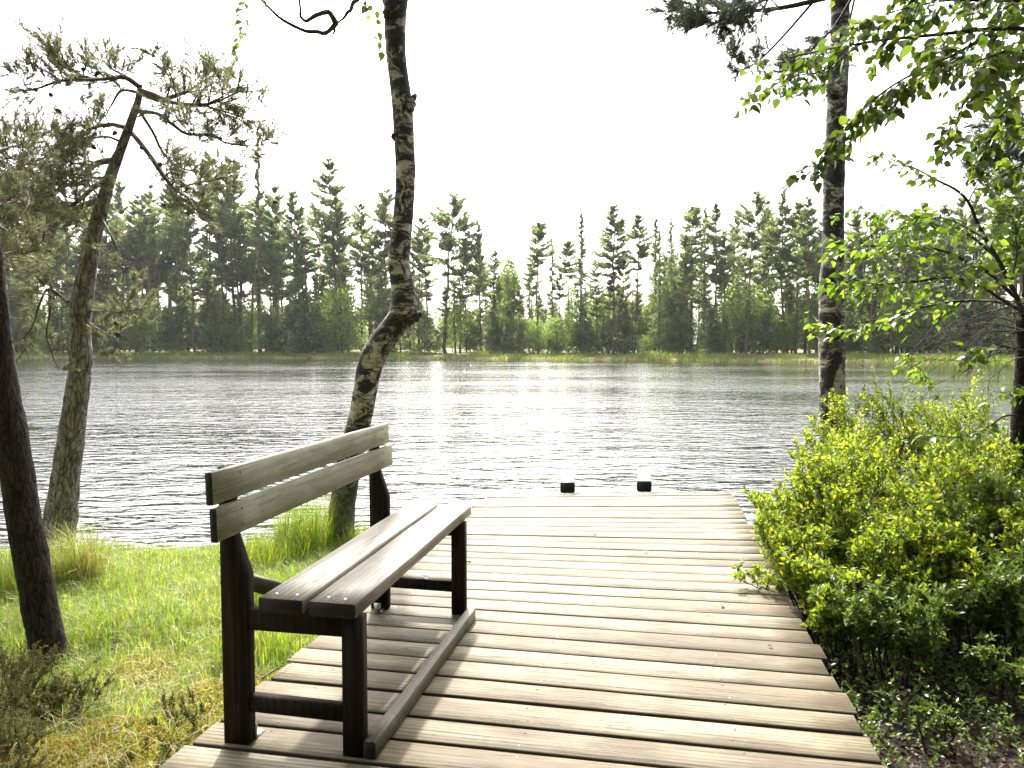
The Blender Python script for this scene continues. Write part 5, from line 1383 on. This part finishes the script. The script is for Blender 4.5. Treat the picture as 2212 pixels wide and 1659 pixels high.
# tops of the other tall trees along the skyline
for vx, vt in [(-60, 330), (-20, 320), (20, 345), (62, 360), (105, 380), (150, 372), (190, 420), (232, 430), (272, 392), (300, 450), (332, 425), (368, 402), (392, 440), (420, 412), (462, 335), (488, 400), (512, 345), (540, 420),
               (590, 470), (610, 500), (668, 480), (690, 450), (782, 442), (800, 500), (824, 414), (850, 470), (905, 500), (930, 470), (992, 462), (1012, 540), (1062, 540), (1190, 512), (1228, 520), (1290, 560), (1345, 540),
               (1410, 470), (1425, 500), (1448, 474), (1470, 500), (1492, 446), (1520, 452), (1545, 440), (1560, 500), (1580, 470), (1640, 440), (1660, 455), (1692, 424), (1720, 440), (1735, 500), (1780, 470), (1830, 455), (1860, 470), (1895, 480),
               (1930, 470), (1965, 455), (2000, 440), (2040, 440), (2075, 430), (2110, 420), (2150, 410), (2190, 400), (2230, 400), (2280, 380)]:
    kd = "pine" if RNG.random() < .82 else "spruce"
    by_picture(vx + RNG.uniform(-4, 4), vt, RNG.uniform(10, 24), kd, None, None, RNG.uniform(.8, 1.05))
for k in range(12):
    vx = RNG.uniform(-60, 620); by_picture(vx, RNG.uniform(385, 500), RNG.uniform(12, 34), "pine", None, None, RNG.uniform(.8, 1.05))
# a second, lower rank behind and the undergrowth in front
for k in range(84):
    vx = RNG.uniform(-80, 2300); edge = np.interp(vx, [0, 500, 900, 1300, 1800, 2212], [480, 480, 560, 590, 520, 480])
    kd = RNG.choice(["pine", "pine", "spruce"]); by_picture(vx, edge + RNG.uniform(-20, 60), RNG.uniform(18, 42), kd, None, None, RNG.uniform(.8, 1.1))
for k in range(135):
    vx = RNG.uniform(-60, 2280); edge = np.interp(vx, [0, 300, 600, 900, 1100, 1400, 1800, 2212], [590, 610, 600, 630, 650, 625, 600, 580])
    kd = RNG.choice(["broad", "broad", "broad", "young", "young", "spruce"])
    by_picture(vx, edge + RNG.uniform(-25, 70), RNG.uniform(9.5, 22), kd, None, None, RNG.uniform(.8, 1.2))
for k in range(105):
    vx = RNG.uniform(-60, 2280); edge = np.interp(vx, [0, 500, 900, 1150, 1300, 1800, 2212], [520, 520, 580, 620, 600, 540, 500])
    by_picture(vx, edge + RNG.uniform(-30, 50), RNG.uniform(9, 28), "pole", None, None, RNG.uniform(.8, 1.2))
for k in range(70):
    vx = RNG.uniform(-60, 2280)
    kd = RNG.choice(["broad", "young", "young"])
    by_picture(vx, RNG.uniform(665, 728), RNG.uniform(8.5, 13), kd, None, None, RNG.uniform(.9, 1.5))
# far behind: the forest goes on as one mass
mbk = MB(); vs = []
for k in range(300):
    vx = RNG.uniform(-200, 2500); x, y = far_pt(vx, RNG.uniform(45, 110)); H = RNG.uniform(5, 11); z = far_ground(60) - .2
    n = 260; t = RNG.random(n); a = RNG.uniform(0, 6.283, n); q = 2.6 * (1 - t * .75) * np.sqrt(RNG.random(n))
    vs.append(np.stack([x + q * np.cos(a), y + q * np.sin(a), z + t * H], -1))
vs = np.vstack(vs); V, Fs = needle_quads(vs, RNG.normal(size=vs.shape), RNG, .55, .28)
o = mk("distant_forest", V, Fs, M_FARSPRUCE, kind="stuff"); tag(o, "distant low woodland closing the gaps behind the far trees", "woodland")
# sedge along the far water line
n = 52000; t = RNG.uniform(30, 235, n); i = t.astype(int); f = t - i
sx = SX[i] * (1 - f) + SX[i + 1] * f; sy = SY[i] * (1 - f) + SY[i + 1] * f; nn = nrm[i]; d = RNG.uniform(.35, 9.5, n)
P = np.stack([sx + nn[:, 0] * d, sy + nn[:, 1] * d, far_z(d) - .05], -1)
V, Fq = blades(P, RNG.uniform(.25, .75, n) * np.clip(.75 + 1.1 * fbm(P * np.array([.25, .25, 0]), 3, 3), .2, 1.6), RNG.uniform(.1, .6, n), RNG.uniform(.025, .06, n))
o = mk("shore_sedge", V, Fq, M_SEDGE, kind="stuff"); tag(o, "yellow-green sedge belt along the far water line", "sedge")
bm = MB(); a = at(612, 742, 112); a[2] = .3; b = at(642, 692, 116); bm.tube(spline(np.array([a, (a + b) / 2, b]), 8), np.linspace(.12, .06, 8), 6)
o = bm.build("dead_pole", M_FARTRUNK); tag(o, "pale dead stem leaning against the trees across the lake", "dead tree")
# the wood goes on behind the viewer and shades the sky from there
WB = []
def tri_copy(tv, tf, x, y, z, s, a):
    c, sn_ = math.cos(a), math.sin(a); V = tv * s; return np.stack([V[:, 0] * c - V[:, 1] * sn_ + x, V[:, 0] * sn_ + V[:, 1] * c + y, V[:, 2] + z], -1), tf
BT, BC = MB(), MB()
bproto = [far_pine(61, 18, .30, 2.6, 0, 1.1), far_spruce(62, 18, 3.0, .10, 1.0), far_broad(63, 12, 3.2, .15, 80)]
for k in range(64):
    x = RNG.uniform(-16, 16); y = RNG.uniform(-14, -2.6)
    if abs(x) < 1.6 and y > -6: continue
    q = k % 3; tr_, cr_ = bproto[q]; a = RNG.uniform(0, 6.283); s_ = RNG.uniform(.7, 1.1)
    BT.add(*tri_copy(tr_[0], tr_[1], x, y, -.2, s_, a)); BC.add(*tri_copy(cr_[0], cr_[1], x, y, -.2, s_, a))
wood_b = thing("woodland", "dense mixed wood standing behind the viewer on the near bank", "woodland", (0, -8, -.2)); wood_b["kind"] = "stuff"
BT.build("trunks", M_FARTRUNK, wood_b, kind="stuff"); BC.build("crowns", M_FARSPRUCE, wood_b, kind="stuff")
bpy.context.view_layer.update()


# ---- the moist air over the lake: far trees fade a little
V, Fq = box((0, 60, 14), (420, 330, 36))
haze_t = NT("lake_haze")
hv = haze_t.new("ShaderNodeVolumePrincipled"); hv.inputs["Color"].default_value = (.96, .98, 1.0, 1); hv.inputs["Density"].default_value = 0.00014; hv.inputs["Anisotropy"].default_value = 0.3
haze_t.link(hv.outputs[0], haze_t.out.inputs["Volume"])
o = mk("haze", V, Fq, haze_t.m, kind="stuff"); o["label"] = "thin bright haze over the lake"
